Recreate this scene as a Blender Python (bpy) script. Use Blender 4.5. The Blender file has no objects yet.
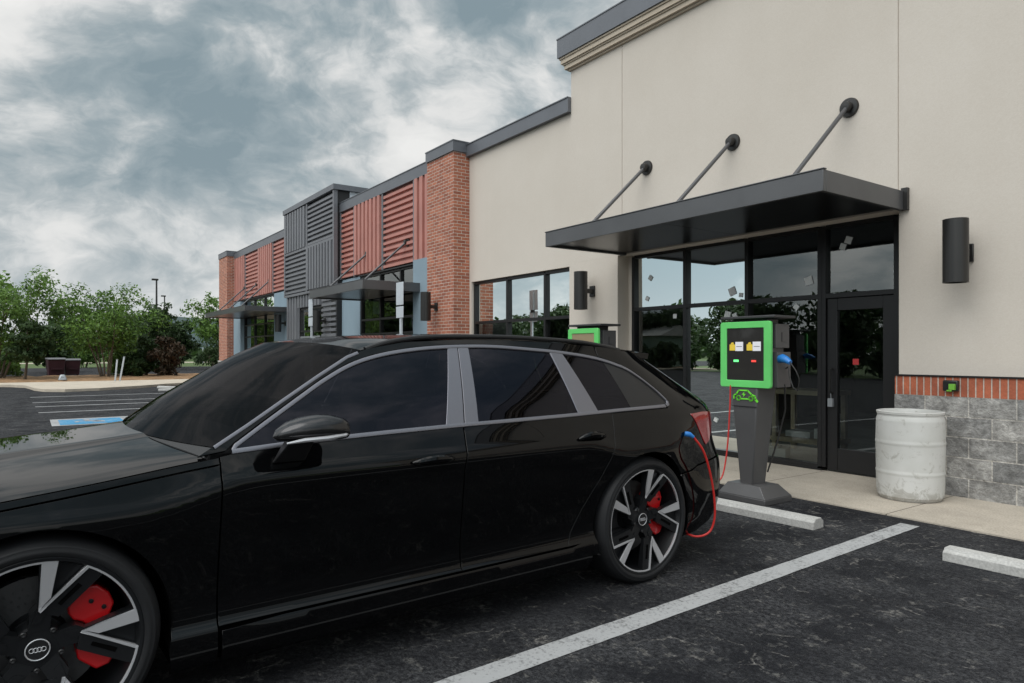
import bpy, bmesh, math, random
from mathutils import Vector, Matrix, geometry
R = math.radians
PI = math.pi
C = bpy.context.scene.collection
rnd = random.Random(7)

# ------------------------------------------------------------------ helpers
def lerp(a, b, t): return a + (b - a) * t
def clamp(x, a=0.0, b=1.0): return max(a, min(b, x))
def smooth(t):
    t = clamp(t); return t * t * (3 - 2 * t)
def table(pts):
    """monotone smooth interpolation through (x, y) pairs"""
    xs = [p[0] for p in pts]; ys = [p[1] for p in pts]; n = len(xs)
    d = [(ys[i+1]-ys[i])/(xs[i+1]-xs[i]) for i in range(n-1)]
    m = [d[0]] + [0 if d[i-1]*d[i] <= 0 else 2*d[i-1]*d[i]/(d[i-1]+d[i]) for i in range(1, n-1)] + [d[-1]]
    def f(x):
        if x <= xs[0]: return ys[0]
        if x >= xs[-1]: return ys[-1]
        lo, hi = 0, n-1
        while hi-lo > 1:
            k = (lo+hi)//2
            if xs[k] <= x: lo = k
            else: hi = k
        h = xs[hi]-xs[lo]; t = (x-xs[lo])/h
        return ((1+2*t)*(1-t)**2*ys[lo] + t*(1-t)**2*h*m[lo] + t*t*(3-2*t)*ys[hi] + t*t*(t-1)*h*m[hi])
    return f

def thing(name, label, cat, loc=(0, 0, 0), rot=0.0, group=None):
    o = bpy.data.objects.new(name, None); C.objects.link(o)
    o.location = loc; o.rotation_euler = (0, 0, rot); o.empty_display_size = .2
    tag(o, label, cat, group)
    return o
def tag(o, label=None, cat=None, group=None, kind=None):
    if label: o['label'] = label
    if cat: o['category'] = cat
    if group: o['group'] = group
    if kind: o['kind'] = kind
    return o
def copy_thing(root, loc, rotz=None, scale=None, label=None, group=None):
    r = root.copy(); C.objects.link(r); r.location = loc
    if rotz is not None: r.rotation_euler = (0, 0, rotz)
    if scale is not None: r.scale = scale if isinstance(scale, tuple) else (scale,)*3
    if label: r['label'] = label
    if group: r['group'] = group
    for ch in list(root.children):
        c = ch.copy(); C.objects.link(c); c.parent = r
        for g in list(ch.children):
            d = g.copy(); C.objects.link(d); d.parent = c
    return r

class MB:
    """collects shapes; build() links them as ONE mesh object"""
    def __init__(s, o=(0, 0, 0)): s.v = []; s.f = []; s.m = []; s.o = Vector(o); s.mi = 0
    def add(s, vs, fs):
        b = len(s.v); s.v += [tuple(Vector(p) - s.o) for p in vs]
        s.f += [tuple(b+i for i in f) for f in fs]; s.m += [s.mi]*len(fs)
    def box(s, x0, x1, y0, y1, z0, z1):
        x0, x1 = min(x0, x1), max(x0, x1); y0, y1 = min(y0, y1), max(y0, y1); z0, z1 = min(z0, z1), max(z0, z1)
        s.add([(x0,y0,z0),(x1,y0,z0),(x1,y1,z0),(x0,y1,z0),(x0,y0,z1),(x1,y0,z1),(x1,y1,z1),(x0,y1,z1)],
              [(3,2,1,0),(4,5,6,7),(0,1,5,4),(1,2,6,5),(2,3,7,6),(3,0,4,7)])
    def hexa(s, bot, top):
        s.add(list(bot)+list(top), [(3,2,1,0),(4,5,6,7),(0,1,5,4),(1,2,6,5),(2,3,7,6),(3,0,4,7)])
    def quad(s, a, b, c, d): s.add([a, b, c, d], [(0, 1, 2, 3)])
    def poly(s, pts): s.add(pts, [tuple(range(len(pts)))])
    def prism(s, pts, ax, d0, d1):
        """pts: 2D outline; extruded along axis ax ('x','y','z') from d0 to d1"""
        def P(p, d):
            return {'x': (d, p[0], p[1]), 'y': (p[0], d, p[1]), 'z': (p[0], p[1], d)}[ax]
        n = len(pts)
        s.add([P(p, d0) for p in pts]+[P(p, d1) for p in pts],
              [tuple(range(n-1, -1, -1)), tuple(range(n, 2*n))]+[(i, (i+1) % n, n+(i+1) % n, n+i) for i in range(n)])
    def tube(s, pts, rad, n=8, cap=True, flat=None):
        pts = [Vector(p) for p in pts]; N = len(pts); rings = []
        up = None
        for i, p in enumerate(pts):
            t = (pts[min(i+1, N-1)]-pts[max(i-1, 0)]).normalized()
            if up is None:
                up = Vector((0, 0, 1)) if abs(t.z) < .9 else Vector((1, 0, 0))
            a = t.cross(up).normalized(); b = a.cross(t).normalized(); up = b
            r = rad[i] if isinstance(rad, (list, tuple)) else rad
            rings.append([p + (a*math.cos(2*PI*k/n) + b*math.sin(2*PI*k/n)*(flat or 1))*r for k in range(n)])
        vs = [q for rg in rings for q in rg]
        fs = [(i*n+k, i*n+(k+1) % n, (i+1)*n+(k+1) % n, (i+1)*n+k) for i in range(N-1) for k in range(n)]
        if cap: fs += [tuple(range(n-1, -1, -1)), tuple((N-1)*n+k for k in range(n))]
        s.add(vs, fs)
    def lathe(s, prof, c=(0, 0, 0), n=32, ax='z', cap=True):
        """prof: (r, h) pairs"""
        c = Vector(c); vs = []
        for r, h in prof:
            for k in range(n):
                a = 2*PI*k/n; x, y = r*math.cos(a), r*math.sin(a)
                vs.append(c + Vector({'z': (x, y, h), 'y': (x, h, y), 'x': (h, x, y)}[ax]))
        N = len(prof)
        fs = [(i*n+k, i*n+(k+1) % n, (i+1)*n+(k+1) % n, (i+1)*n+k) for i in range(N-1) for k in range(n)]
        if cap and prof[0][0] > 1e-6: fs.append(tuple(range(n-1, -1, -1)))
        if cap and prof[-1][0] > 1e-6: fs.append(tuple((N-1)*n+k for k in range(n)))
        s.add(vs, fs)
    def grid(s, fn, nu, nv):
        vs = [fn(i/nu, j/nv) for i in range(nu+1) for j in range(nv+1)]
        fs = [(i*(nv+1)+j, (i+1)*(nv+1)+j, (i+1)*(nv+1)+j+1, i*(nv+1)+j+1) for i in range(nu) for j in range(nv)]
        s.add(vs, fs)
    def build(s, name, mats, parent=None, smooth=False, bevel=0, loc=None, angle=35, recalc=True, subsurf=0, weld=False, segs=2):
        me = bpy.data.meshes.new(name); me.from_pydata(s.v, [], s.f); 
        mats = mats if isinstance(mats, (list, tuple)) else [mats]
        for m in mats: me.materials.append(m)
        for p, i in zip(me.polygons, s.m): p.material_index = i
        bm = bmesh.new(); bm.from_mesh(me)
        if weld: bmesh.ops.remove_doubles(bm, verts=bm.verts, dist=1e-4)
        if recalc: bmesh.ops.recalc_face_normals(bm, faces=bm.faces)
        bm.to_mesh(me); bm.free()
        if smooth or bevel:
            me.polygons.foreach_set('use_smooth', [True]*len(me.polygons))
            if angle < 180: me.set_sharp_from_angle(angle=R(angle))
        o = bpy.data.objects.new(name, me); C.objects.link(o)
        if parent: o.parent = parent
        o.location = loc if loc is not None else (tuple(s.o) if parent is None else (0, 0, 0))
        if bevel:
            b = o.modifiers.new('bevel', 'BEVEL'); b.width = bevel; b.segments = segs; b.limit_method = 'ANGLE'; b.angle_limit = R(40)
            b.harden_normals = False
        if subsurf:
            m = o.modifiers.new('sub', 'SUBSURF'); m.levels = subsurf; m.render_levels = subsurf
        return o

# ------------------------------------------------------------------ materials
MATS = {}
def mat(name, base=(.5, .5, .5), rough=.6, metal=0.0, spec=.5, coat=0.0, emit=None, estr=1.0,
        var=0.0, vscale=3.0, bump=0.0, bscale=60.0, base2=None, coatr=.03, trans=0.0, detail=6, rvar=0.0, stretch=None):
    m = bpy.data.materials.new(name); m.use_nodes = True; nt = m.node_tree; N = nt.nodes; L = nt.links
    b = N['Principled BSDF']
    b.inputs['Base Color'].default_value = (*base, 1); b.inputs['Roughness'].default_value = rough
    b.inputs['Metallic'].default_value = metal; b.inputs['Specular IOR Level'].default_value = spec
    b.inputs['Coat Weight'].default_value = coat; b.inputs['Coat Roughness'].default_value = coatr
    b.inputs['Transmission Weight'].default_value = trans
    if emit:
        b.inputs['Emission Color'].default_value = (*emit, 1); b.inputs['Emission Strength'].default_value = estr
    tc = N.new('ShaderNodeTexCoord'); co = tc.outputs['Object']
    if stretch:
        mp = N.new('ShaderNodeMapping'); mp.inputs['Scale'].default_value = stretch; L.new(co, mp.inputs['Vector']); co = mp.outputs[0]
    if var or base2:
        n = N.new('ShaderNodeTexNoise'); n.inputs['Scale'].default_value = vscale; n.inputs['Detail'].default_value = detail; n.inputs['Roughness'].default_value = .62
        L.new(co, n.inputs['Vector'])
        cr = N.new('ShaderNodeValToRGB'); cr.color_ramp.elements[0].position = .32; cr.color_ramp.elements[1].position = .68
        c2 = base2 or tuple(clamp(c*(1+var), 0, 1) for c in base); c1 = base if base2 else tuple(c*(1-var) for c in base)
        cr.color_ramp.elements[0].color = (*c1, 1); cr.color_ramp.elements[1].color = (*c2, 1)
        L.new(n.outputs['Fac'], cr.inputs['Fac']); L.new(cr.outputs['Color'], b.inputs['Base Color'])
        if rvar:
            mr = N.new('ShaderNodeMapRange'); mr.inputs['To Min'].default_value = rough-rvar; mr.inputs['To Max'].default_value = rough+rvar
            L.new(n.outputs['Fac'], mr.inputs['Value']); L.new(mr.outputs[0], b.inputs['Roughness'])
    if bump:
        n2 = N.new('ShaderNodeTexNoise'); n2.inputs['Scale'].default_value = bscale; n2.inputs['Detail'].default_value = 4
        L.new(co, n2.inputs['Vector'])
        bp = N.new('ShaderNodeBump'); bp.inputs['Strength'].default_value = bump; bp.inputs['Distance'].default_value = .01
        L.new(n2.outputs['Fac'], bp.inputs['Height']); L.new(bp.outputs['Normal'], b.inputs['Normal'])
    MATS[name] = m
    return m

def node(nt, typ, **kw):
    n = nt.nodes.new(typ)
    for k, v in kw.items():
        if k in n.inputs: n.inputs[k].default_value = v
        else: setattr(n, k, v)
    return n
def math_node(nt, op, a, b=None, clampit=False):
    n = nt.nodes.new('ShaderNodeMath'); n.operation = op; n.use_clamp = clampit
    for i, x in enumerate((a, b)):
        if x is None: continue
        if isinstance(x, (int, float)): n.inputs[i].default_value = x
        else: nt.links.new(x, n.inputs[i])
    return n.outputs[0]
def mixcol(nt, fac, a, b, blend='MIX'):
    n = nt.nodes.new('ShaderNodeMix'); n.data_type = 'RGBA'; n.blend_type = blend
    for sock, x in ((n.inputs[0], fac), (n.inputs[6], a), (n.inputs[7], b)):
        if isinstance(x, (int, float)): sock.default_value = x
        elif isinstance(x, tuple): sock.default_value = (*x, 1)
        else: nt.links.new(x, sock)
    return n.outputs[2]
def ramp(nt, fac, stops):
    n = nt.nodes.new('ShaderNodeValToRGB'); e = n.color_ramp.elements
    while len(e) < len(stops): e.new(.5)
    for el, (p, c) in zip(e, stops):
        el.position = p; el.color = (*c, 1) if isinstance(c, tuple) else (c, c, c, 1)
    nt.links.new(fac, n.inputs['Fac']); return n.outputs['Color']

def masonry(name, w, h, mortar, c1, c2, cm, bumpn, bumps, soldier=False, rough=.85, offset=.5, tone=.35, z0=0.0):
    m = bpy.data.materials.new(name); m.use_nodes = True; nt = m.node_tree; L = nt.links
    b = nt.nodes['Principled BSDF']; b.inputs['Roughness'].default_value = rough
    geo = node(nt, 'ShaderNodeNewGeometry'); sp = node(nt, 'ShaderNodeSeparateXYZ'); L.new(geo.outputs['Position'], sp.inputs[0])
    u = math_node(nt, 'ADD', sp.outputs[0], sp.outputs[1])
    cb = node(nt, 'ShaderNodeCombineXYZ'); L.new(u, cb.inputs[0]); L.new(math_node(nt, 'ADD', sp.outputs[2], -z0), cb.inputs[1])
    br = node(nt, 'ShaderNodeTexBrick'); br.offset = 0.0 if soldier else offset
    for k, v in (('Scale', 1.0), ('Mortar Size', mortar), ('Mortar Smooth', .15), ('Bias', 0.0), ('Brick Width', w), ('Row Height', h)):
        br.inputs[k].default_value = v
    br.inputs['Color1'].default_value = (*c1, 1); br.inputs['Color2'].default_value = (*c2, 1); br.inputs['Mortar'].default_value = (*cm, 1)
    L.new(cb.outputs[0], br.inputs['Vector'])
    n1 = node(nt, 'ShaderNodeTexNoise', Scale=7.0, Detail=8.0, Roughness=.7); L.new(geo.outputs['Position'], n1.inputs['Vector'])
    n2 = node(nt, 'ShaderNodeTexNoise', Scale=bumps, Detail=5.0, Roughness=.7); L.new(geo.outputs['Position'], n2.inputs['Vector'])
    col = mixcol(nt, tone, br.outputs['Color'], ramp(nt, n1.outputs['Fac'], [(.3, .25), (.7, .8)]), 'OVERLAY')
    col = mixcol(nt, tone*.8, col, ramp(nt, n2.outputs['Fac'], [(.3, .2), (.7, .85)]), 'OVERLAY')
    L.new(col, b.inputs['Base Color'])
    hgt = math_node(nt, 'SUBTRACT', math_node(nt, 'MULTIPLY', n2.outputs['Fac'], bumpn), br.outputs['Fac'])
    bp = node(nt, 'ShaderNodeBump', Strength=.8, Distance=.012); L.new(hgt, bp.inputs['Height']); L.new(bp.outputs['Normal'], b.inputs['Normal'])
    return m

def stucco(name, base, base2):
    m = bpy.data.materials.new(name); m.use_nodes = True; nt = m.node_tree; L = nt.links
    b = nt.nodes['Principled BSDF']; b.inputs['Roughness'].default_value = .9; b.inputs['Specular IOR Level'].default_value = .25
    geo = node(nt, 'ShaderNodeNewGeometry')
    n1 = node(nt, 'ShaderNodeTexNoise', Scale=.55, Detail=7.0, Roughness=.62); L.new(geo.outputs['Position'], n1.inputs['Vector'])
    n2 = node(nt, 'ShaderNodeTexNoise', Scale=85.0, Detail=3.0); L.new(geo.outputs['Position'], n2.inputs['Vector'])
    n3 = node(nt, 'ShaderNodeTexNoise', Scale=22.0, Detail=3.0); L.new(geo.outputs['Position'], n3.inputs['Vector'])
    mp = node(nt, 'ShaderNodeMapping'); mp.inputs['Scale'].default_value = (2.2, 2.2, .18); L.new(geo.outputs['Position'], mp.inputs['Vector'])
    n4 = node(nt, 'ShaderNodeTexNoise', Scale=1.0, Detail=5.0); L.new(mp.outputs[0], n4.inputs['Vector'])
    col = mixcol(nt, ramp(nt, n1.outputs['Fac'], [(.35, 0.0), (.65, 1.0)]), base, base2)
    col = mixcol(nt, .02, col, ramp(nt, n4.outputs['Fac'], [(.35, .2), (.65, .8)]), 'OVERLAY')
    col = mixcol(nt, .06, col, ramp(nt, n2.outputs['Fac'], [(.3, .15), (.7, .85)]), 'OVERLAY')
    L.new(col, b.inputs['Base Color'])
    h = math_node(nt, 'ADD', n2.outputs['Fac'], math_node(nt, 'MULTIPLY', n3.outputs['Fac'], 1.2))
    bp = node(nt, 'ShaderNodeBump', Strength=.22, Distance=.004); L.new(h, bp.inputs['Height']); L.new(bp.outputs['Normal'], b.inputs['Normal'])
    return m

def asphalt():
    m = bpy.data.materials.new('asphalt'); m.use_nodes = True; nt = m.node_tree; L = nt.links
    b = nt.nodes['Principled BSDF']; b.inputs['Specular IOR Level'].default_value = .15
    geo = node(nt, 'ShaderNodeNewGeometry'); P = geo.outputs['Position']
    def nz(scale, det=6.0, ro=.65, dist=0.0, off=None):
        n = node(nt, 'ShaderNodeTexNoise', Scale=scale, Detail=det, Roughness=ro, Distortion=dist)
        if off:
            mp = node(nt, 'ShaderNodeMapping'); mp.inputs['Location'].default_value = off; L.new(P, mp.inputs['Vector']); L.new(mp.outputs[0], n.inputs['Vector'])
        else: L.new(P, n.inputs['Vector'])
        return n.outputs['Fac']
    fine = nz(150, 3); grit = nz(34, 8, .82); med = nz(9, 8, .7); big = nz(.7, 6); patch = nz(1.5, 8, .7, 0, (3, 7, 0)); spots = nz(11, 10, .74, .5, (13, 2, 5)); rare = nz(2.2, 6, .65, 0, (1, 9, 4))
    col = mixcol(nt, ramp(nt, big, [(.35, 0.0), (.68, 1.0)]), (.0085, .009, .0115), (.0165, .0172, .0205))
    # dusty patches made of grit
    dust = math_node(nt, 'MULTIPLY', ramp(nt, patch, [(.38, 0.0), (.60, 1.0)]), ramp(nt, grit, [(.40, 0.0), (.62, 1.0)]))
    col = mixcol(nt, math_node(nt, 'MULTIPLY', dust, .8), col, (.083, .084, .088))
    # small pale chips and smears
    chips = math_node(nt, 'MULTIPLY', ramp(nt, spots, [(.57, 0.0), (.62, 1.0)]), ramp(nt, rare, [(.40, .25), (.6, 1.0)]))
    col = mixcol(nt, math_node(nt, 'MULTIPLY', chips, .62), col, (.17, .165, .155))
    # short curved scuffs: broken bits of a warped cell pattern
    wn = node(nt, 'ShaderNodeTexNoise', Scale=5.0, Detail=4.0); L.new(P, wn.inputs['Vector'])
    wv = node(nt, 'ShaderNodeVectorMath', operation='MULTIPLY_ADD'); L.new(wn.outputs['Color'], wv.inputs[0]); wv.inputs[1].default_value = (.35, .35, 0); L.new(P, wv.inputs[2])
    ve = node(nt, 'ShaderNodeTexVoronoi', Scale=3.4); ve.feature = 'DISTANCE_TO_EDGE'; L.new(wv.outputs[0], ve.inputs['Vector'])
    brk = nz(3.8, 5, .7, 0, (21, 4, 3))
    scf = math_node(nt, 'MULTIPLY', ramp(nt, ve.outputs['Distance'], [(.006, 1.0), (.035, 0.0)]), ramp(nt, brk, [(.53, 0.0), (.60, 1.0)]))
    scf = math_node(nt, 'MULTIPLY', scf, ramp(nt, grit, [(.38, .15), (.6, 1.0)]))
    col = mixcol(nt, math_node(nt, 'MULTIPLY', scf, .75), col, (.22, .21, .195))
    vo = node(nt, 'ShaderNodeTexVoronoi', Scale=80.0); L.new(P, vo.inputs['Vector'])
    stone = math_node(nt, 'MULTIPLY', ramp(nt, vo.outputs['Distance'], [(.10, 1.0), (.26, 0.0)]), ramp(nt, med, [(.45, 0.0), (.62, .55)]))
    col = mixcol(nt, stone, col, (.13, .127, .122))
    col = mixcol(nt, .5, col, ramp(nt, grit, [(.34, .10), (.66, .9)]), 'OVERLAY')
    col = mixcol(nt, .6, col, ramp(nt, fine, [(.28, .12), (.72, .88)]), 'OVERLAY')
    L.new(col, b.inputs['Base Color'])
    L.new(ramp(nt, med, [(.3, .66), (.7, .95)]), b.inputs['Roughness'])
    h = math_node(nt, 'ADD', math_node(nt, 'MULTIPLY', fine, 1.0), math_node(nt, 'MULTIPLY', vo.outputs['Distance'], .9))
    bp = node(nt, 'ShaderNodeBump', Strength=.9, Distance=.008); L.new(h, bp.inputs['Height']); L.new(bp.outputs['Normal'], b.inputs['Normal'])
    return m

def concrete(name, base, joint=0.0, axis=0, dirt=.5):
    m = bpy.data.materials.new(name); m.use_nodes = True; nt = m.node_tree; L = nt.links
    b = nt.nodes['Principled BSDF']; b.inputs['Roughness'].default_value = .88; b.inputs['Specular IOR Level'].default_value = .3
    geo = node(nt, 'ShaderNodeNewGeometry'); P = geo.outputs['Position']
    n1 = node(nt, 'ShaderNodeTexNoise', Scale=1.6, Detail=9.0, Roughness=.7); L.new(P, n1.inputs['Vector'])
    n2 = node(nt, 'ShaderNodeTexNoise', Scale=70.0, Detail=4.0); L.new(P, n2.inputs['Vector'])
    n3 = node(nt, 'ShaderNodeTexNoise', Scale=5.0, Detail=8.0, Roughness=.75, Distortion=1.0); L.new(P, n3.inputs['Vector'])
    d = tuple(c*.62 for c in base); l = tuple(min(1, c*1.12) for c in base)
    col = mixcol(nt, ramp(nt, n1.outputs['Fac'], [(.3, 0.0), (.7, 1.0)]), tuple(lerp(a, c, .5) for a, c in zip(base, d)), l)
    col = mixcol(nt, ramp(nt, n3.outputs['Fac'], [(.58, 0.0), (.72, dirt)]), col, d)
    col = mixcol(nt, .3, col, ramp(nt, n2.outputs['Fac'], [(.3, .2), (.7, .8)]), 'OVERLAY')
    if joint:
        sp = node(nt, 'ShaderNodeSeparateXYZ'); L.new(P, sp.inputs[0])
        fr = math_node(nt, 'FRACT', math_node(nt, 'MULTIPLY', sp.outputs[axis], 1/joint))
        line = math_node(nt, 'LESS_THAN', fr, .012/joint)
        col = mixcol(nt, line, col, tuple(c*.3 for c in base))
    L.new(col, b.inputs['Base Color'])
    bp = node(nt, 'ShaderNodeBump', Strength=.3, Distance=.004); L.new(n2.outputs['Fac'], bp.inputs['Height']); L.new(bp.outputs['Normal'], b.inputs['Normal'])
    return m

def worn_paint(name, base, under, wear=.5):
    m = bpy.data.materials.new(name); m.use_nodes = True; nt = m.node_tree; L = nt.links
    b = nt.nodes['Principled BSDF']; b.inputs['Roughness'].default_value = .75
    geo = node(nt, 'ShaderNodeNewGeometry'); P = geo.outputs['Position']
    n1 = node(nt, 'ShaderNodeTexNoise', Scale=45.0, Detail=6.0, Roughness=.75); L.new(P, n1.inputs['Vector'])
    n2 = node(nt, 'ShaderNodeTexNoise', Scale=3.0, Detail=8.0, Roughness=.7); L.new(P, n2.inputs['Vector'])
    k = math_node(nt, 'ADD', math_node(nt, 'MULTIPLY', n1.outputs['Fac'], .6), math_node(nt, 'MULTIPLY', n2.outputs['Fac'], .4))
    L.new(mixcol(nt, ramp(nt, k, [(.50, 0.0), (.60, wear)]), base, under), b.inputs['Base Color'])
    bp = node(nt, 'ShaderNodeBump', Strength=.4, Distance=.004); L.new(n1.outputs['Fac'], bp.inputs['Height']); L.new(bp.outputs['Normal'], b.inputs['Normal'])
    return m

def glass(name, tint, ior, rough=0.0, extra=0.0, gcol=(.93, .98, .97)):
    """a thin pane: looks through with a tint, mirrors with Fresnel"""
    m = bpy.data.materials.new(name); m.use_nodes = True; nt = m.node_tree; L = nt.links
    nt.nodes.remove(nt.nodes['Principled BSDF']); out = nt.nodes['Material Output']
    tr = node(nt, 'ShaderNodeBsdfTransparent'); tr.inputs[0].default_value = (*tint, 1)
    gl = node(nt, 'ShaderNodeBsdfGlossy', Roughness=rough); gl.inputs[0].default_value = (*gcol, 1)
    fr = node(nt, 'ShaderNodeFresnel', IOR=ior)
    # faint waviness of the panes
    geo = node(nt, 'ShaderNodeNewGeometry'); n = node(nt, 'ShaderNodeTexNoise', Scale=1.3, Detail=2.0); L.new(geo.outputs['Position'], n.inputs['Vector'])
    bp = node(nt, 'ShaderNodeBump', Strength=.03, Distance=.02); L.new(n.outputs['Fac'], bp.inputs['Height']); L.new(bp.outputs['Normal'], gl.inputs['Normal'])
    mx = node(nt, 'ShaderNodeMixShader')
    L.new(math_node(nt, 'ADD', fr.outputs[0], extra, True), mx.inputs[0]); L.new(tr.outputs[0], mx.inputs[1]); L.new(gl.outputs[0], mx.inputs[2])
    L.new(mx.outputs[0], out.inputs['Surface'])
    return m

def leaf_mat(name, dark, light, scale=1.3):
    m = bpy.data.materials.new(name); m.use_nodes = True; nt = m.node_tree; L = nt.links
    b = nt.nodes['Principled BSDF']; b.inputs['Roughness'].default_value = .55; b.inputs['Specular IOR Level'].default_value = .3
    oi = node(nt, 'ShaderNodeNewGeometry')
    n = node(nt, 'ShaderNodeTexNoise', Scale=scale, Detail=3.0); L.new(oi.outputs['Position'], n.inputs['Vector'])
    k = math_node(nt, 'ADD', math_node(nt, 'MULTIPLY', n.outputs['Fac'], .9), math_node(nt, 'MULTIPLY', oi.outputs['Random Per Island'], .45))
    c = ramp(nt, k, [(.3, dark), (.62, tuple(lerp(a, d, .55) for a, d in zip(dark, light))), (.95, light)])
    L.new(c, b.inputs['Base Color'])
    tl = node(nt, 'ShaderNodeBsdfTranslucent'); L.new(c, tl.inputs[0])
    mx = node(nt, 'ShaderNodeMixShader', Fac=.3); L.new(b.outputs[0], mx.inputs[1]); L.new(tl.outputs[0], mx.inputs[2])
    L.new(mx.outputs[0], nt.nodes['Material Output'].inputs['Surface'])
    return m

M = {}
M['stucco'] = stucco('beige_stucco', (.575, .523, .462), (.612, .56, .50))
M['stucco_trim'] = stucco('beige_trim', (.50, .43, .345), (.54, .47, .38))
M['blue'] = stucco('blue_stucco', (.22, .295, .35), (.25, .325, .38))
M['brick'] = masonry('red_brick', .205, .0685, .0055, (.43, .155, .09), (.27, .09, .055), (.56, .50, .44), .25, 60)
M['soldier'] = masonry('soldier_brick', .0685, .40, .006, (.42, .12, .06), (.30, .085, .046), (.46, .41, .36), .25, 60, soldier=True, z0=1.005)
M['block'] = masonry('split_face_block', .405, .2025, .006, (.315, .305, .29), (.19, .19, .188), (.47, .445, .41), 4.5, 13, tone=.85)
M['coping'] = mat('grey_coping_metal', (.14, .148, .165), .4, .3, var=.08, vscale=1.2)
M['canopy'] = mat('bronze_canopy_metal', (.105, .107, .112), .36, .4, var=.1, vscale=1.5)
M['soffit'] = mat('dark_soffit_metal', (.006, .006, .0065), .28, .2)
M['frame'] = mat('black_window_frame', (.014, .014, .015), .4, .2)
M['lamp'] = mat('bronze_lamp_metal', (.045, .044, .043), .32, .6)
M['steel'] = mat('grey_steel_rod', (.10, .10, .105), .4, .5)
M['glass'] = glass('storefront_glass', (.74, .80, .78), 1.85, 0, .04)
M['glass2'] = glass('storefront_glass_far', (.55, .60, .58), 1.9, 0, .05)
M['redmetal'] = mat('red_corrugated_metal', (.45, .195, .16), .5, .05, var=.12, vscale=.9)
M['greymetal'] = mat('grey_corrugated_metal', (.17, .175, .19), .45, .2, var=.1, vscale=.9)
M['blackgap'] = mat('black_metal_trim', (.012, .012, .013), .5)
M['asphalt'] = asphalt()
M['walk'] = concrete('pale_concrete', (.42, .375, .315), 1.55, 0)
M['stop'] = concrete('wheel_stop_concrete', (.43, .425, .41))
M['farwalk'] = concrete('far_concrete', (.50, .44, .36), 0)
M['line'] = worn_paint('white_line_paint', (.36, .365, .37), (.07, .07, .07), .75)
M['hcblue'] = worn_paint('blue_stencil_paint', (.02, .22, .42), (.5, .5, .5), .5)
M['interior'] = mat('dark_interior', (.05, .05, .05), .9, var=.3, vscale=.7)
M['intfloor'] = concrete('interior_slab', (.42, .42, .39))
M['white'] = mat('white_card', (.62, .62, .60), .7, var=.06)
M['paper'] = mat('white_sticker', (.70, .71, .70), .6)
M['tan'] = mat('tan_wood', (.45, .36, .24), .6, var=.25, vscale=4)
M['signwhite'] = mat('pale_sign_metal', (.52, .56, .60), .5, .1, var=.05)
M['greypost'] = mat('galvanised_post', (.33, .35, .37), .45, .6)
EXPO = 0.42
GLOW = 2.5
SKYOFF = (2.3, .7, 0)
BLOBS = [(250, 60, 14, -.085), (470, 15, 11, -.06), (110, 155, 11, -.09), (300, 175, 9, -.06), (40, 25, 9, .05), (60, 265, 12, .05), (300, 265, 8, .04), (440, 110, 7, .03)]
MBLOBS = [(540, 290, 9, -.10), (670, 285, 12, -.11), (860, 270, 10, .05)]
# ------------------------------------------------------------------ camera, sky, sun
scn = bpy.context.scene
cam = bpy.data.cameras.new('camera'); co = bpy.data.objects.new('camera', cam); C.objects.link(co)
co.location = (0, 0, 1.46); co.rotation_euler = (R(90), 0, R(54.84))
cam.sensor_width = 36; cam.lens = 24.15; cam.shift_y = 10.5/1024; cam.clip_start = .05; cam.clip_end = 2000
scn.camera = co
scn.view_settings.view_transform = 'Standard'; scn.view_settings.look = 'None'; scn.view_settings.gamma = 1
scn.view_settings.exposure = EXPO
try:
    scn.cycles.use_denoising = True; scn.cycles.denoiser = 'OPENIMAGEDENOISE'
    scn.cycles.max_bounces = 8; scn.cycles.transparent_max_bounces = 16
    scn.cycles.sample_clamp_indirect = 8
except Exception: pass

SUN_EL, SUN_AZ = 56.0, (.30, -.95)     # the bright part of the cloud deck, behind the camera
sx, sy = Vector(SUN_AZ).normalized()
sdir = Vector((sx*math.cos(R(SUN_EL)), sy*math.cos(R(SUN_EL)), math.sin(R(SUN_EL))))
sun = bpy.data.lights.new('sun', 'SUN'); sun.energy = 1.45; sun.angle = R(55); sun.color = (1.0, .965, .91)
so = bpy.data.objects.new('sun', sun); C.objects.link(so); so.location = (0, 0, 30)
so.rotation_euler = (-sdir).to_track_quat('-Z', 'Y').to_euler()

w = bpy.data.worlds.new('World'); scn.world = w; w.use_nodes = True; nt = w.node_tree; L = nt.links
bg = nt.nodes['Background']; bg.inputs['Strength'].default_value = .1
sky = nt.nodes.new('ShaderNodeTexSky'); sky.sky_type = 'NISHITA'; sky.sun_disc = False
sky.sun_elevation = R(SUN_EL); sky.sun_rotation = math.atan2(sx, sy); sky.air_density = 1.2; sky.dust_density = 1.5
tc = nt.nodes.new('ShaderNodeTexCoord'); D = tc.outputs['Generated']
nrm = node(nt, 'ShaderNodeVectorMath', operation='NORMALIZE'); L.new(D, nrm.inputs[0]); D = nrm.outputs[0]
sp = node(nt, 'ShaderNodeSeparateXYZ'); L.new(D, sp.inputs[0])
st_ = node(nt, 'ShaderNodeMapping'); st_.inputs['Scale'].default_value = (1.0, 1.0, 1.75); L.new(D, st_.inputs['Vector'])
wn = node(nt, 'ShaderNodeTexNoise', Scale=3.2, Detail=4.0, Roughness=.55); L.new(st_.outputs[0], wn.inputs['Vector'])
wv = node(nt, 'ShaderNodeVectorMath', operation='MULTIPLY_ADD'); L.new(wn.outputs['Color'], wv.inputs[0]); wv.inputs[1].default_value = (.22, .22, .22); L.new(st_.outputs[0], wv.inputs[2])
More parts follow.
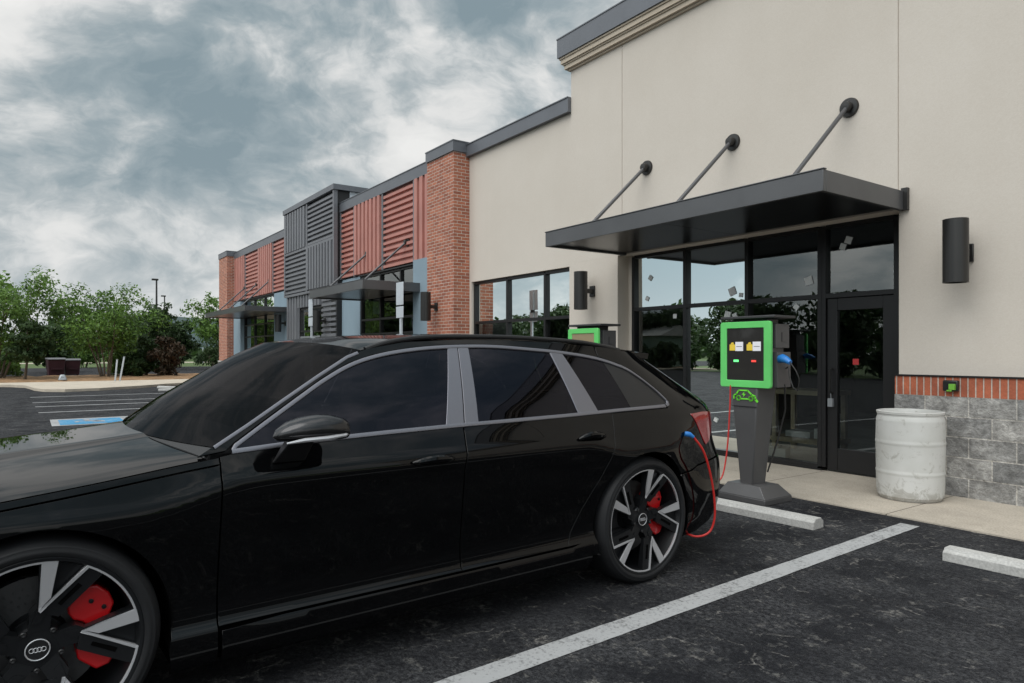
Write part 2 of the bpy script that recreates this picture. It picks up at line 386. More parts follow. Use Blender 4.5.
def cloud(scale, detail, rough, dist, off):
    mp = node(nt, 'ShaderNodeMapping'); mp.inputs['Location'].default_value = off; L.new(wv.outputs[0], mp.inputs['Vector'])
    n = node(nt, 'ShaderNodeTexNoise', Scale=scale, Detail=detail, Roughness=rough, Distortion=dist); L.new(mp.outputs[0], n.inputs['Vector'])
    return n.outputs['Fac']
c1 = cloud(2.3, 12.0, .56, .0, SKYOFF); c2 = cloud(6.5, 12.0, .6, .15, (7.1, 3.2, 1)); c3 = cloud(1.4, 3.0, .5, .0, (1.0, 5.0, 2))
k = math_node(nt, 'ADD', math_node(nt, 'MULTIPLY', c1, .78), math_node(nt, 'MULTIPLY', c2, .52))
k = math_node(nt, 'SUBTRACT', k, .15)
def pxdir(u, v):
    a = (u-512)/687; th = R(54.84)
    return Vector((-math.sin(th)+math.cos(th)*a, math.cos(th)+math.sin(th)*a, (352-v)/687)).normalized()
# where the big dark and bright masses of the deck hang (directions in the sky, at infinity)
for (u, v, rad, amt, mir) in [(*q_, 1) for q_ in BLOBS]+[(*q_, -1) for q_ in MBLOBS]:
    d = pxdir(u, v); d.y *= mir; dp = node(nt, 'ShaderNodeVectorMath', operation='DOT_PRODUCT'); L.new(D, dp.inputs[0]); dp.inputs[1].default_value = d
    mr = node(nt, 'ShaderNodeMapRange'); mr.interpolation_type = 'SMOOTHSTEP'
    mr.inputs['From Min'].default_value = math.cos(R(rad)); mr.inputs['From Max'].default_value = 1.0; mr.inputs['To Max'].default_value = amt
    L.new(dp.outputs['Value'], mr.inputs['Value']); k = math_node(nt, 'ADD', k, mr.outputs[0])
cl = ramp(nt, k, [(.37, (1.75, 2.3, 2.6)), (.44, (2.4, 2.9, 3.15)), (.49, (3.4, 3.75, 3.9)), (.53, (4.6, 4.8, 4.85)), (.575, (5.6, 5.65, 5.6)), (.67, (6.3, 6.3, 6.2))])
# thin gaps where the blue shows through
gap = ramp(nt, c3, [(.60, 0.0), (.72, .30)])
col = mixcol(nt, gap, cl, sky.outputs['Color'])
# horizon brightens
hz = math_node(nt, 'POWER', math_node(nt, 'SUBTRACT', 1.0, math_node(nt, 'MAXIMUM', sp.outputs[2], 0.0), True), 14.0)
col = mixcol(nt, math_node(nt, 'MULTIPLY', hz, .62), col, (5.9, 6.05, 6.05))
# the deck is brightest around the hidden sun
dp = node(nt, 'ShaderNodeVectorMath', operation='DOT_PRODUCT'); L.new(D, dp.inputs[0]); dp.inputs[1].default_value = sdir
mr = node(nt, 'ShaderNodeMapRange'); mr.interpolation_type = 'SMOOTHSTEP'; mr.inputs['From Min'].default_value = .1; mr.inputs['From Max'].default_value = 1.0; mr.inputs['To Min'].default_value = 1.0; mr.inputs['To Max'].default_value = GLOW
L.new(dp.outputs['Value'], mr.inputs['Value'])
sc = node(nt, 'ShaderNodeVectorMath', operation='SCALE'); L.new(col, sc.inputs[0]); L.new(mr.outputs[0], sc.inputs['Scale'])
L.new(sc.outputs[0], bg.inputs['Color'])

# ------------------------------------------------------------------ ground
def sheet(name, pts, z, m, kind='structure', label=None, cat=None, thick=0.0):
    b = MB((pts[0][0], pts[0][1], z))
    if thick: b.prism(pts, 'z', z-thick, z)
    else: b.poly([(x, y, z) for x, y in pts])
    o = b.build(name, m)
    if not thick:
        for p in o.data.polygons:
            if p.normal.z < 0: o.data.flip_normals(); break
    tag(o, label, cat, None, kind); return o
M['grass'] = mat('lawn', (.045, .085, .018), .9, var=.35, vscale=.8, base2=(.09, .13, .035), bump=.8, bscale=25)
M['mulch'] = mat('brown_mulch', (.15, .085, .04), .95, base2=(.34, .20, .10), vscale=3.0, bump=1.0, bscale=14, detail=9)
sheet('ground', [(-900, -900), (900, -900), (900, 900), (-900, 900)], -.03, M['grass'], label='green lawn and land around the car park', cat='ground')
sheet('parking_lot', [(-36.5, -24.5), (45, -24.5), (45, 6.45), (-36.5, 6.45)], 0.0, M['asphalt'], label='dark scuffed asphalt of the car park', cat='car park')
sheet('road', [(-76, -70), (-47.2, -70), (-47.2, 60), (-76, 60)], -.012, M['asphalt'], label='asphalt drive passing behind the planted bed', cat='road')
sheet('sidewalk', [(-34.6, 6.27), (20, 6.27), (20, 7.98), (-34.6, 7.98)], .012, M['walk'], thick=.2, label='pale concrete walk along the shopfronts', cat='pavement')
near = [(-36.1, -30), (-35.9, -1.3), (-35.3, -.6), (-34.2, -.1), (-33, .05), (-31.4, .2), (-30.4, .5), (-29.9, 1.1), (-30.2, 2.2), (-31.4, 3.7), (-32.7, 4.85), (-33.6, 6.2), (-34.6, 6.27), (-34.6, 12)]
sheet('far_sidewalk', near+[(-37.7, 12), (-37.7, -30)], .10, M['farwalk'], thick=.25, label='pale kerbed concrete strip at the end of the car park', cat='pavement')
b = MB((-42, 0, 0))
rr = random.Random(3)
zz = [[.06+.10*rr.random() if 0 < i < 30 and 0 < j < 120 else -.02 for j in range(121)] for i in range(31)]
b.grid(lambda u, v: (lerp(-47, -37.72, u)+.0, lerp(-30, 20, v), zz[round(u*30)][round(v*120)]), 30, 120)
tag(b.build('mulch_bed', M['mulch'], smooth=True, angle=180), 'brown mulch of the planted bed beyond the car park', 'mulch', None, 'stuff')

def stripe(name, p0, p1, wd, m, label, group, z=.004):
    a, c = Vector((*p0, z)), Vector((*p1, z)); d = (c-a).normalized(); n = Vector((-d.y, d.x, 0))*wd/2
    bb = MB((p0[0], p0[1], 0)); k_ = 90; jr = random.Random(int(abs(p0[0]*31+p0[1]*7)*10)); J = lambda: n*(1+(jr.random()-.5)*.07)
    L_ = [a.lerp(c, i/k_) for i in range(k_+1)]
    bb.add([q-J() for q in L_]+[q+J() for q in L_], [(i, i+1, k_+2+i, k_+1+i) for i in range(k_)]); o = bb.build(name, m)
    if o.data.polygons[0].normal.z < 0: o.data.flip_normals()
    return tag(o, label, 'road marking', group, 'structure')
def gx(y): return -2.80 - .0445*(y-6.0)
stripe('parking_line', (gx(-.5), -.5), (gx(6.08), 6.08), .15, M['line'], 'white bay line in the foreground running to the walk beside the car', 'white parking bay lines')
stripe('parking_line', (.05, -.5), (-.15, 6.0), .13, M['line'], 'white bay line right of the foreground bay', 'white parking bay lines')
for i, X in enumerate((-5.35, -8.05, -10.8, -13.5)):
    stripe('parking_line', (X+.2, .4), (X-.05, 6.0), .12, M['line'], 'white bay line behind the black car', 'white parking bay lines')
FARL = [(-17.72, .38, 6.0), (-20.0, .2, 5.9), (-22.2, .15, 5.6), (-24.0, .1, 5.2), (-26.95, .05, 4.9)]
for i, (X, y0, y1) in enumerate(FARL):
    stripe('parking_line', (X, y0), (X, y1), .16, M['line'],
           ['nearest of the five far white bay lines, beside the blue pavement symbol', 'second of the five far white bay lines, just past the blue symbol', 'middle one of the five far white bay lines', 'fourth of the five far white bay lines', 'farthest white bay line, next to the pale kerb'][i], 'white parking bay lines')
# blue accessible-parking symbol on the asphalt
b = MB((-17, 1.05, 0)); b.mi = 0
def gq(x0, x1, y0, y1, z, mi): 
    b.mi = mi; b.add([(x0, y0, z), (x1, y0, z), (x1, y1, z), (x0, y1, z)], [(0, 1, 2, 3)])
gq(-17.62, -16.2, .38, 1.80, .004, 0); gq(-17.52, -16.32, .52, 1.66, .008, 1)
b.mi = 0
def gring(cx, cy, r0, r1, a0, a1, z=.012, n=18):
    for i in range(n):
        p, q = R(lerp(a0, a1, i/n)), R(lerp(a0, a1, (i+1)/n))
        b.poly([(cx+r0*math.cos(p), cy+r0*math.sin(p), z), (cx+r1*math.cos(p), cy+r1*math.sin(p), z), (cx+r1*math.cos(q), cy+r1*math.sin(q), z), (cx+r0*math.cos(q), cy+r0*math.sin(q), z)])
gring(-16.86, 1.02, .17, .24, 20, 300); gring(-17.32, 1.02, 0, .075, 0, 360)
gq(-17.24, -16.92, .98, 1.07, .012, 0); gq(-17.0, -16.92, 1.07, 1.30, .012, 0); gq(-16.92, -16.66, 1.24, 1.32, .012, 0); gq(-17.14, -17.08, 1.07, 1.25, .012, 0)
tag(b.build('accessible_parking_symbol', [M['line'], M['hcblue']]), 'blue and white wheelchair symbol painted on the asphalt', 'road marking', None, 'structure')

# wheel stops
def wheel_stop(x, y, rot, label, ln=1.83):
    bb = MB((0, 0, 0)); h = .088
    sec = [(-.085, 0), (.085, 0), (.080, .06), (.055, h-.012), (.045, h), (-.045, h), (-.055, h-.012), (-.080, .06)]
    bb.prism(sec, 'x', -ln/2, ln/2)
    for k in (-.6, .6):
        bb.lathe([(.022, h-.003), (.022, h+.004), (.012, h+.006), (0, h+.006)], (k, 0, 0), 10)
    o = bb.build('wheel_stop', M['stop'], smooth=True, bevel=.010)
    o.location = (x, y, 0); o.rotation_euler = (0, 0, rot)
    return tag(o, label, 'wheel stop', 'concrete wheel stops')
wheel_stop(-4.09, 5.275, R(3.5), 'pale concrete wheel stop in front of the charging station by the black car')
wheel_stop(-1.285, 5.345, R(2), 'pale concrete wheel stop cut by the right edge, in the empty bay')
wheel_stop(-30.2, 4.72, R(25), 'small far wheel stop lying by the pale kerb, left one of a pair')
wheel_stop(-28.3, 4.85, R(70), 'small far wheel stop by the pale kerb, right one of a pair')
# ------------------------------------------------------------------ the shop building
BL = thing('shop_building', 'long single storey shop building of beige stucco, brick piers and red and grey ribbed metal', 'building', (-14, 7.7, 0))
BO = (-14, 7.7, 0)
def part(name, m, parent=BL, label=None, **kw):
    """a builder whose mesh is authored in world metres and parented to the building"""
    b = MB(BO)
    def fin(mm=None):
        o = b.build(name, mm or m, parent, **kw)
        if label: o['label'] = label
        return o
    b.fin = fin
    return b
W = 7.70
# --- tall stucco block around the entrance
b = part('stucco_wall', M['stucco'], label='tall beige stucco wall of the entrance block')
JX = [-7.9, -3.67]
def wallpanel(x0, x1, z0, z1, y0=W, y1=W+.3): b.box(x0, x1, y0, y1, z0, z1)
g = .006
wallpanel(-9.15, -7.9-g, 3.0, 6.35); wallpanel(-9.15, -8.0, 1.22, 2.999); wallpanel(-7.9+g, -3.67-g, 3.0, 6.35); wallpanel(-3.67+g, 1.2, 1.22, 6.35); wallpanel(1.2+2*g, 8, 1.22, 6.35)
b.box(-9.13, 7.98, W+.012, W+.29, 3.02, 6.33)          # behind the reveals
b.box(-9.15, -8.85, W+.302, 16, 1.22, 6.35)            # return wall
b.fin()
b = part('block_base', M['block'], label='grey split face block base course')
for x0, x1 in ((-3.67, 8.0), (-9.15, -8.0)): b.box(x0, x1, W-.085, W+.25, -.05, 1.005)
b.fin()
b = part('brick_band', M['soldier'], label='orange soldier brick band above the block base')
for x0, x1 in ((-3.67, 8.0), (-9.15, -8.0)): b.box(x0, x1, W-.075, W+.24, 1.007, 1.205)
b.fin()
b = part('sill_flashing', M['frame'])
for x0, x1 in ((-3.67, 8.0), (-9.15, -8.0)): b.box(x0, x1, W-.088, W+.2, 1.206, 1.222)
b.fin()
b = part('cornice', M['stucco_trim'], label='stepped stucco cornice under the roof edge')
def ring(y0, x0, z0, z1, yb=W-.001):  # a moulding strip wrapping the left corner
    b.box(x0, 8.0, y0, yb, z0, z1); b.box(x0, -9.151, yb+.001, 16, z0, z1)
prof = [(.04, 6.33, 6.36), (.085, 6.361, 6.43), (.105, 6.431, 6.455), (.13, 6.456, 6.53), (.15, 6.531, 6.56)]
for d, z0, z1 in prof: ring(W-d, -9.15-d, z0, z1)
b.fin()
b = part('coping', M['coping'], label='dark grey metal coping along the top of the entrance block')
b.box(-9.325, 8.0, W-.175, W+.45, 6.563, 6.88); b.box(-9.325, -9.0, W+.452, 16, 6.563, 6.88)
b.box(-9.335, 8.0, W-.185, W+.46, 6.881, 6.90)
b.fin()
b = part('roof', M['interior']); b.box(-9.0, 8, W+.46, 16.5, 6.2, 6.3); b.box(-34, -9.0, W+.3, 16.5, 5.2, 5.3); b.box(-24.3, -20.0, W+.31, 14, 6.0, 6.1); b.fin()

# jambs and head of the storefront recess
b = part('entrance_reveal', M['stucco'])
b.box(-8.0, -7.914, W+.24, W+.42, 0.0, 3.06); b.box(-8.08, -8.0, W+.02, W+.42, .0, 1.22); b.box(-3.82, -3.672, W+.31, W+.42, 0.0, 3.06); b.box(-7.93, -3.82, W+.31, W+.42, 3.02, 3.2); b.fin()

# --- glazing helper: frame grid with panes
def glazing(name, xs, zs, y, frame_w=.055, depth=.11, skip=(), label=None, gm=None, holder=BL):
    fr = part(name, M['frame'], holder, label)
    for i, x in enumerate(xs):
        fr.box(x-frame_w/2, x+frame_w/2, y-depth/2, y+depth/2, zs[0], zs[-1])
    for k, z in enumerate(zs):
        for i in range(len(xs)-1):
            if (i, k) in skip: continue
            fr.box(xs[i]+frame_w/2+.0005, xs[i+1]-frame_w/2-.0005, y-depth/2+.002, y+depth/2-.002, z-frame_w/2, z+frame_w/2)
    fo = fr.fin()
    for i in range(len(xs)-1):
        for k in range(len(zs)-1):
            if ('p', i, k) in skip: continue
            p = part('pane', gm or M['glass'], fo)
            x0, x1, z0, z1 = xs[i]+frame_w/2, xs[i+1]-frame_w/2, zs[k]+frame_w/2, zs[k+1]-frame_w/2
            # each pane sits a hair out of true, as real ones do
            t = (rnd.random()-.5)*.008; q = (rnd.random()-.5)*.008
            p.add([(x0, y-t, z0), (x1, y+t, z0), (x1, y+t+q, z1), (x0, y-t+q, z1)], [(0, 1, 2, 3)])
            p.fin()
    return fo
SY = 7.98
sf = glazing('storefront_window', [-7.885, -6.83, -5.76, -4.71], [.06, 2.14, 2.98], SY, label='black framed storefront glazing left of the entrance door')
sd = glazing('door_frame', [-4.66, -3.80], [.06, 2.14, 2.98], SY, skip=((0, 0), ('p', 0, 0)), label='black frame with a fixed pane above the entrance door')
b = part('base_rail', M['frame'], sf); b.box(-7.91, -4.68, SY-.06, SY+.06, .012, .032); b.fin()
# stickers left on the new panes
for (x, z, s) in [(-7.55, 2.62, .09), (-7.62, 2.30, .08), (-7.05, 2.0, .08), (-6.02, 2.30, .13), (-5.88, 2.24, .07), (-6.1, 1.98, .11), (-5.98, 1.96, .08), (-5.05, 2.03, .08), (-4.88, 2.35, .12), (-6.3, .5, .07)]:
    b = part('pane_sticker', M['paper'], sf); a = rnd.random()*1.2; c, s_ = math.cos(a)*s*.6, math.sin(a)*s*.6
    b.add([(x-c, SY-.012, z-s_), (x+s_, SY-.012, z-c), (x+c, SY-.012, z+s_), (x-s_, SY-.012, z+c)], [(0, 1, 2, 3)]); b.fin()
for (x, z, s) in [(-4.44, 2.72, .09), (-4.37, 2.79, .10), (-4.15, 2.03, .10)]:
    b = part('pane_sticker', M['paper'], sd); a = .3+rnd.random(); c, s_ = math.cos(a)*s*.6, math.sin(a)*s*.6
    b.add([(x-c, SY-.012, z-s_), (x+s_, SY-.012, z-c), (x+c, SY-.012, z+s_), (x-s_, SY-.012, z+c)], [(0, 1, 2, 3)]); b.fin()
# entrance door: wide stiles, tall bottom rail
b = part('entrance_door', M['frame'], label='black metal glass door with a wide bottom rail', bevel=.004)
dx0, dx1 = -4.625, -3.835
b.box(dx0, dx0+.125, SY-.03, SY+.03, .03, 2.105); b.box(dx1-.125, dx1, SY-.03, SY+.03, .03, 2.105)
b.box(dx0+.126, dx1-.126, SY-.028, SY+.028, .03, .30); b.box(dx0+.126, dx1-.126, SY-.028, SY+.028, 1.96, 2.105)
door = b.fin()
b = part('pane', M['glass'], door); b.add([(dx0+.125, SY, .30), (dx1-.125, SY, .30), (dx1-.125, SY+.003, 1.96), (dx0+.125, SY+.003, 1.96)], [(0, 1, 2, 3)]); b.fin()
b = part('handle', M['lamp'], door); b.tube([(-4.56, SY-.03, 1.26), (-4.56, SY-.085, 1.24), (-4.56, SY-.085, .98), (-4.56, SY-.03, .96)], .012); b.fin(); 
b = part('lock', M['greypost'], door); b.box(-4.595, -4.535, SY-.075, SY-.035, .80, .90); b.tube([(-4.565, SY-.05, .90), (-4.565, SY-.06, .96)], .006); b.fin()
b = part('notice', mat('red_notice', (.45, .03, .03), .5), door); b.box(-4.32, -4.25, SY-.008, SY-.004, 1.31, 1.38); b.fin()

# --- rooms behind the glass
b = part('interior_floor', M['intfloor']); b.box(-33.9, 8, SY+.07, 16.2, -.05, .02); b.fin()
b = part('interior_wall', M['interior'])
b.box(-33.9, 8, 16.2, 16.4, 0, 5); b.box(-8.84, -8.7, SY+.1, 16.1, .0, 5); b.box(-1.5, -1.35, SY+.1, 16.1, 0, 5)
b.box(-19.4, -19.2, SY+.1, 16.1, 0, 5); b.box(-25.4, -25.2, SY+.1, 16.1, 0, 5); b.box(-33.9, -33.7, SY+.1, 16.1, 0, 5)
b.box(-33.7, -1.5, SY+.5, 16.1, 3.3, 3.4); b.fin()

# --- low stucco bay with a window
b = part('stucco_wall', M['stucco'], label='lower beige stucco bay between the brick pier and the entrance block')
b.box(-12.54, -9.152, W+.02, W+.3, 2.95, 5.66); b.box(-12.54, -12.46, W+.02, W+.3, .55, 2.95); b.box(-9.22, -9.152, W+.02, W+.3, .55, 2.95); b.fin()
b = part('block_base', M['block']); b.box(-12.54, -9.152, W-.06, W+.3, -.05, .55); b.fin()
b = part('coping', M['coping'], label='grey metal coping of the lower stucco bay'); b.box(-12.6, -9.153, W-.07, W+.4, 5.62, 5.86); b.box(-12.6, -9.153, W-.085, W+.41, 5.861, 5.88); b.fin()
bw = glazing('window', [-12.43, -11.22, -10.0, -9.25], [.58, 2.08, 2.92], W+.13, label='black framed window of the lower stucco bay')
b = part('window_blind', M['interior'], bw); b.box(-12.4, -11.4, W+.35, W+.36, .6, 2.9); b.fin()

# --- brick piers
def pier(x0, x1, yf, ztop, label):
    b = part('brick_pier', M['brick'], label=label); b.box(x0, x1, yf, W+.35, 1.065, ztop); po = b.fin()
    b = part('pier_base', M['block'], po); b.box(x0-.03, x1+.03, yf-.03, W+.30, -.05, 1.0); b.fin()
    b = part('pier_cap', M['stop'], po); b.box(x0-.045, x1+.045, yf-.045, W+.30, 1.001, 1.063); b.fin()
    b = part('coping', M['coping'], po); b.box(x0-.02, x1+.03, yf-.03, W+.42, ztop+.001, ztop+.21); b.box(x0-.03, x1+.04, yf-.04, W+.43, ztop+.211, ztop+.235); b.fin()
pier(-13.72, -12.545, 7.33, 5.70, 'tall brick pier between the stucco bay and the red ribbed panels')
pier(-34.2, -32.6, 7.31, 5.78, 'far brick pier at the end of the building')

# --- ribbed metal panels
def ribs(name, x0, x1, z0, z1, y, m, vertical, pitch, depth, label=None, parent=BL):
    b = part(name, m, parent, label)
    n = max(2, round(((x1-x0) if vertical else (z1-z0))/pitch)); a0, a1 = (x0, x1) if vertical else (z0, z1)
    p = (a1-a0)/n
    prof = []
    for i in range(n):
        s0 = a0+i*p
        if vertical: prof += [(s0, 0), (s0+p*.05, depth*1.5), (s0+p*.60, depth*1.5), (s0+p*.66, 0)]
        else: prof += [(s0, 0), (s0+p*.03, depth), (s0+p*.50, depth), (s0+p*.66, 0)]
    prof.append((a1, 0))
    pts = [(a, y-d) for a, d in prof]
    if vertical:
        vs = [(a, yy, z0) for a, yy in pts]+[(a, yy, z1) for a, yy in pts]
    else:
        vs = [(x0, yy, a) for a, yy in pts]+[(x1, yy, a) for a, yy in pts]
    n_ = len(pts); b.add(vs, [(i, i+1, n_+i+1, n_+i) for i in range(n_-1)])
    e = [(a0, y+.03)]+pts+[(a1, y+.03)]
    for q in ((z0, z1) if vertical else (x0, x1)):
        b.poly([(a, yy, q) if vertical else (q, yy, a) for a, yy in e])
    return b.fin()
def trim_frame(x0, x1, z0, z1, y, m, wd=.05, name='panel_trim'):
    b = part(name, m); b.box(x0, x0+wd, y-.10, y+.02, z0, z1); b.box(x1-wd, x1, y-.10, y+.02, z0, z1); b.fin()
# red bay next to the tall pier
def red_bay(x0, x1, splits, kinds, zb, zt, canopy_word):
    b = part('backing_wall', M['blackgap']); b.box(x0, x1, W+.03, W+.3, zb, zt+.1); b.fin()
    for (a, c), kd in zip(zip(splits[:-1], splits[1:]), kinds):
        ribs('ribbed_panel', a+.04, c-.04, zb+.03, zt, W, M['redmetal'], kd == 'v',   .27 if kd == 'v' else .155, .07, 'red metal panel with upright ribs' if kd == 'v' else 'red metal panel with level ribs')
    for a in splits:
        b = part('panel_trim', M['greymetal']); b.box(a-.035, a+.035, W-.085, W+.028, zb, zt); b.fin()
    b = part('coping', M['coping']); b.box(x0, x1, W-.10, W+.4, zt+.002, zt+.27); b.box(x0, x1, W-.115, W+.41, zt+.271, zt+.29); b.fin()
red_bay(-19.74, -13.73, [-19.70, -18.66, -16.75, -14.94, -13.76], 'hvhv', 3.62, 5.62, '')
red_bay(-32.58, -24.52, [-32.55, -30.73, -28.7, -26.63, -24.56], 'vhvh', 3.72, 5.64, '')
# blue pilasters and shop windows below the red panels
def blue_pilaster(x0, x1, y, zt):
    b = part('blue_pilaster', M['blue']); b.box(x0, x1, y, W+.3, 1.13, zt); po = b.fin()
    b = part('pilaster_foot', M['blue'], po); b.box(x0-.05, x1+.05, y-.05, W+.29, 1.0, 1.129); b.fin()
    b = part('pier_base', M['block'], po); b.box(x0-.03, x1+.03, y-.03, W+.28, -.05, .999); b.fin()
blue_pilaster(-19.74, -18.38, W-.02, 3.60); blue_pilaster(-14.86, -13.73, W-.14, 3.66)
blue_pilaster(-32.4, -31.2, W-.16, 3.66); blue_pilaster(-26.55, -24.54, W-.06, 3.68)
gw = glazing('shop_window', [-18.35, -17.08, -15.86, -14.89], [.10, 1.95, 2.35, 3.56], W+.06, label='shop window with black frame between blue pilasters, under the near canopy', gm=M['glass2'])
b = part('head_trim', M['frame'], gw); b.box(-18.38, -14.86, W-.06, W+.12, 3.585, 3.618); b.fin()
b = part('notice_board', M['signwhite'], gw); b.box(-17.9, -17.35, W+.16, W+.17, 2.5, 2.95); b.fin()
gf = glazing('shop_window', [-31.17, -29.6, -28.1, -26.58], [.10, 2.1, 2.6, 3.66], W+.06, label='shop window with black frame under the far canopy', gm=M['glass2'])
b = part('head_trim', M['frame'], gf); b.box(-31.2, -26.55, W-.05, W+.12, 3.686, 3.716); b.fin()

# --- grey ribbed tower
EY = 7.5; x0, xm, x1 = -24.50, -22.16, -19.75
b = part('tower_core', M['blackgap'], label='dark core of the grey tower'); b.box(x0, x1, EY+.03, 9.5, 3.40, 6.29); b.box(x0, x0+.25, EY+.03, W+.3, 0, 3.4); b.box(x1-.5, x1, EY+.03, W+.3, 0, 3.4)
b.fin()
b = part('tower_side', M['signwhite'], label='pale inner face of the tower parapet'); b.box(x1+.002, x1+.02, EY+.42, 9.8, 5.6, 6.29); b.fin()
zm1 = 4.86
for (a, c, z0, z1, v) in [(x0, xm, zm1, 6.29, True), (xm, x1, zm1, 6.29, False), (x0, xm, 3.42, zm1, False), (xm, x1, 3.42, zm1, True)]:
    ribs('ribbed_panel', a+.05, c-.05, z0+.05, z1-.04, EY, M['greymetal'], v, .27 if v else .155, .075, 'grey metal panel with upright ribs' if v else 'grey metal panel with level ribs')
for a in (x0, xm, x1):
    b = part('panel_trim', M['greymetal']); b.box(a-.05, a+.05, EY-.09, EY+.028, 3.38, 6.29); b.fin()
for z in (3.40, zm1):
    b = part('panel_trim', M['greymetal']); b.box(x0+.051, x1-.051, EY-.085, EY+.027, z-.04, z+.04); b.fin()
b = part('coping', M['coping']); b.box(x0-.1, x1+.1, EY-.12, 9.9, 6.292, 6.45); b.fin()
ribs('ribbed_panel', x0+.05, -23.3, .2, 3.35, EY+.06, M['greymetal'], True, .3, .06); ribs('ribbed_panel', -21.0, x1-.05, .2, 3.35, EY+.06, M['greymetal'], False, .155, .06)
ribs('ribbed_panel', -23.28, -21.02, 2.95, 3.35, EY+.06, M['greymetal'], True, .3, .06)
ds = glazing('door_frame', [-23.2, -22.2, -21.1], [.06, 2.15, 2.9], EY+.12, label='dark glazed tower entrance', gm=M['glass2'])
b = part('push_bar', M['greypost'], ds); b.box(-23.1, -21.2, EY+.02, EY+.05, 1.72, 1.98); b.fin()

# --- canopies
def canopy(x0, x1, zb, zt, rods, label, rzw=4.26):
    o = thing('entrance_canopy', label, 'canopy', ((x0+x1)/2, W, zb), 0, 'flat metal canopies on the shopfronts')
    oo = ((x0+x1)/2, W, zb); yf = 6.12
    b = MB(oo); t = .05
    b.box(x0, x1, yf, yf+t, zb, zt); b.box(x0, x0+t, yf+t+.001, W-.001, zb, zt); b.box(x1-t, x1, yf+t+.001, W-.001, zb, zt)
    b.box(x0+t+.001, x1-t-.001, yf+t+.001, W-.001, zt-.05, zt-.012)
    b.box(x0-.008, x1+.008, yf-.008, yf+t, zt+.001, zt+.014)
    b.build('fascia', M['canopy'], o, bevel=.004)
    b = MB(oo)
    for i in range(2): 
        xa = lerp(x0+t, x1-t, i/2)+.003; xb = lerp(x0+t, x1-t, (i+1)/2)-.003
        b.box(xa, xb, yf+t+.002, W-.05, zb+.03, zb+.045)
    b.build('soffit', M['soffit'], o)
    for xa in (x1-.02, x0-.045):
        b = MB(oo); b.box(xa, xa+.065, W-.05, W-.002, zb, zt+.03); b.build('end_bracket', M['lamp'], o)
    for rx in rods:
        b = MB(oo); b.tube([(rx, W-.05, rzw), (rx, 6.46, zt)], .026, 10); r = b.build('support_rod', M['steel'], o, smooth=True)
        b = MB(oo); b.lathe([(.0, -.11), (.05, -.105), (.062, -.06), (.062, -.035), (.105, -.03), (.112, -.012), (.112, -.002)], (rx, W, rzw), 20, 'y'); b.build('wall_plate', M['lamp'], r, smooth=True)
        b = MB(oo); b.box(rx-.03, rx+.03, 6.36, 6.54, zt-.012, zt+.04); b.build('bracket', M['steel'], r)
    return o
canopy(-7.85, -3.60, 2.98, 3.185, (-7.36, -5.80, -4.21), 'large grey metal canopy on three rods over the glass entrance')
canopy(-18.05, -14.5, 2.88, 3.09, (-17.79, -15.41), 'grey canopy with two slanting rods beside the grey tower, in front of red panels', 4.18)
canopy(-31.2, -24.75, 2.90, 3.07, (-30.9, -29.0, -27.16), 'farthest dark canopy near the end brick pier', 4.23)

# --- cylinder wall lamps
def wall_lamp(x, y, z, label, h=.62, r=.112):
    o = thing('wall_lamp', label, 'wall lamp', (x, y, z), 0, 'cylinder wall lamps')
    b = MB((0, 0, 0)); b.lathe([(r-.012, -h/2+.03), (r-.012, -h/2), (r, -h/2), (r, h/2), (r-.012, h/2), (r-.012, h/2-.03)], (0, -.27, 0), 28); b.build('lamp_body', M['lamp'], o, smooth=True)
    b = MB((0, 0, 0)); b.box(-.035, .035, -.18, -.03, -.035, .035); b.build('lamp_arm', M['lamp'], o, bevel=.005)
    b = MB((0, 0, 0)); b.box(-.06, .06, -.03, -.002, -.09, .09); b.build('wall_plate', M['lamp'], o, bevel=.006)
wall_lamp(-3.00, W, 2.45, 'bronze cylinder lamp on the stucco right of the entrance canopy')
wall_lamp(-8.585, W, 2.47, 'bronze cylinder lamp on the stucco pier left of the entrance glass')
wall_lamp(-13.28, 7.33, 2.45, 'bronze cylinder lamp on the tall brick pier')
wall_lamp(-25.1, W-.06, 2.50, 'dark cylinder lamp on the far blue pilaster left of the grey tower')
wall_lamp(-20.6, EY-.02, 2.42, 'dark cylinder lamp on grey ribbing beside the tower entrance')

# little outlet box on the brick band
o = thing('outlet_box', 'small black outlet box with a green plug on the orange brick band', 'outlet', (-3.11, W-.076, 1.12))
b = MB((0, 0, 0)); b.box(-.07, .07, -.05, 0, -.055, .055); b.build('cover', mat('black_plastic', (.012, .012, .013), .4), o, bevel=.012)
b = MB((0, 0, 0)); b.box(.0, .055, -.085, -.051, -.04, .02); b.tube([(.02, -.07, -.02), (.02, -.075, -.05), (-.02, -.07, -.05)], .01); b.build('plug', mat('green_plug', (.16, .42, .05), .4), o, bevel=.008)

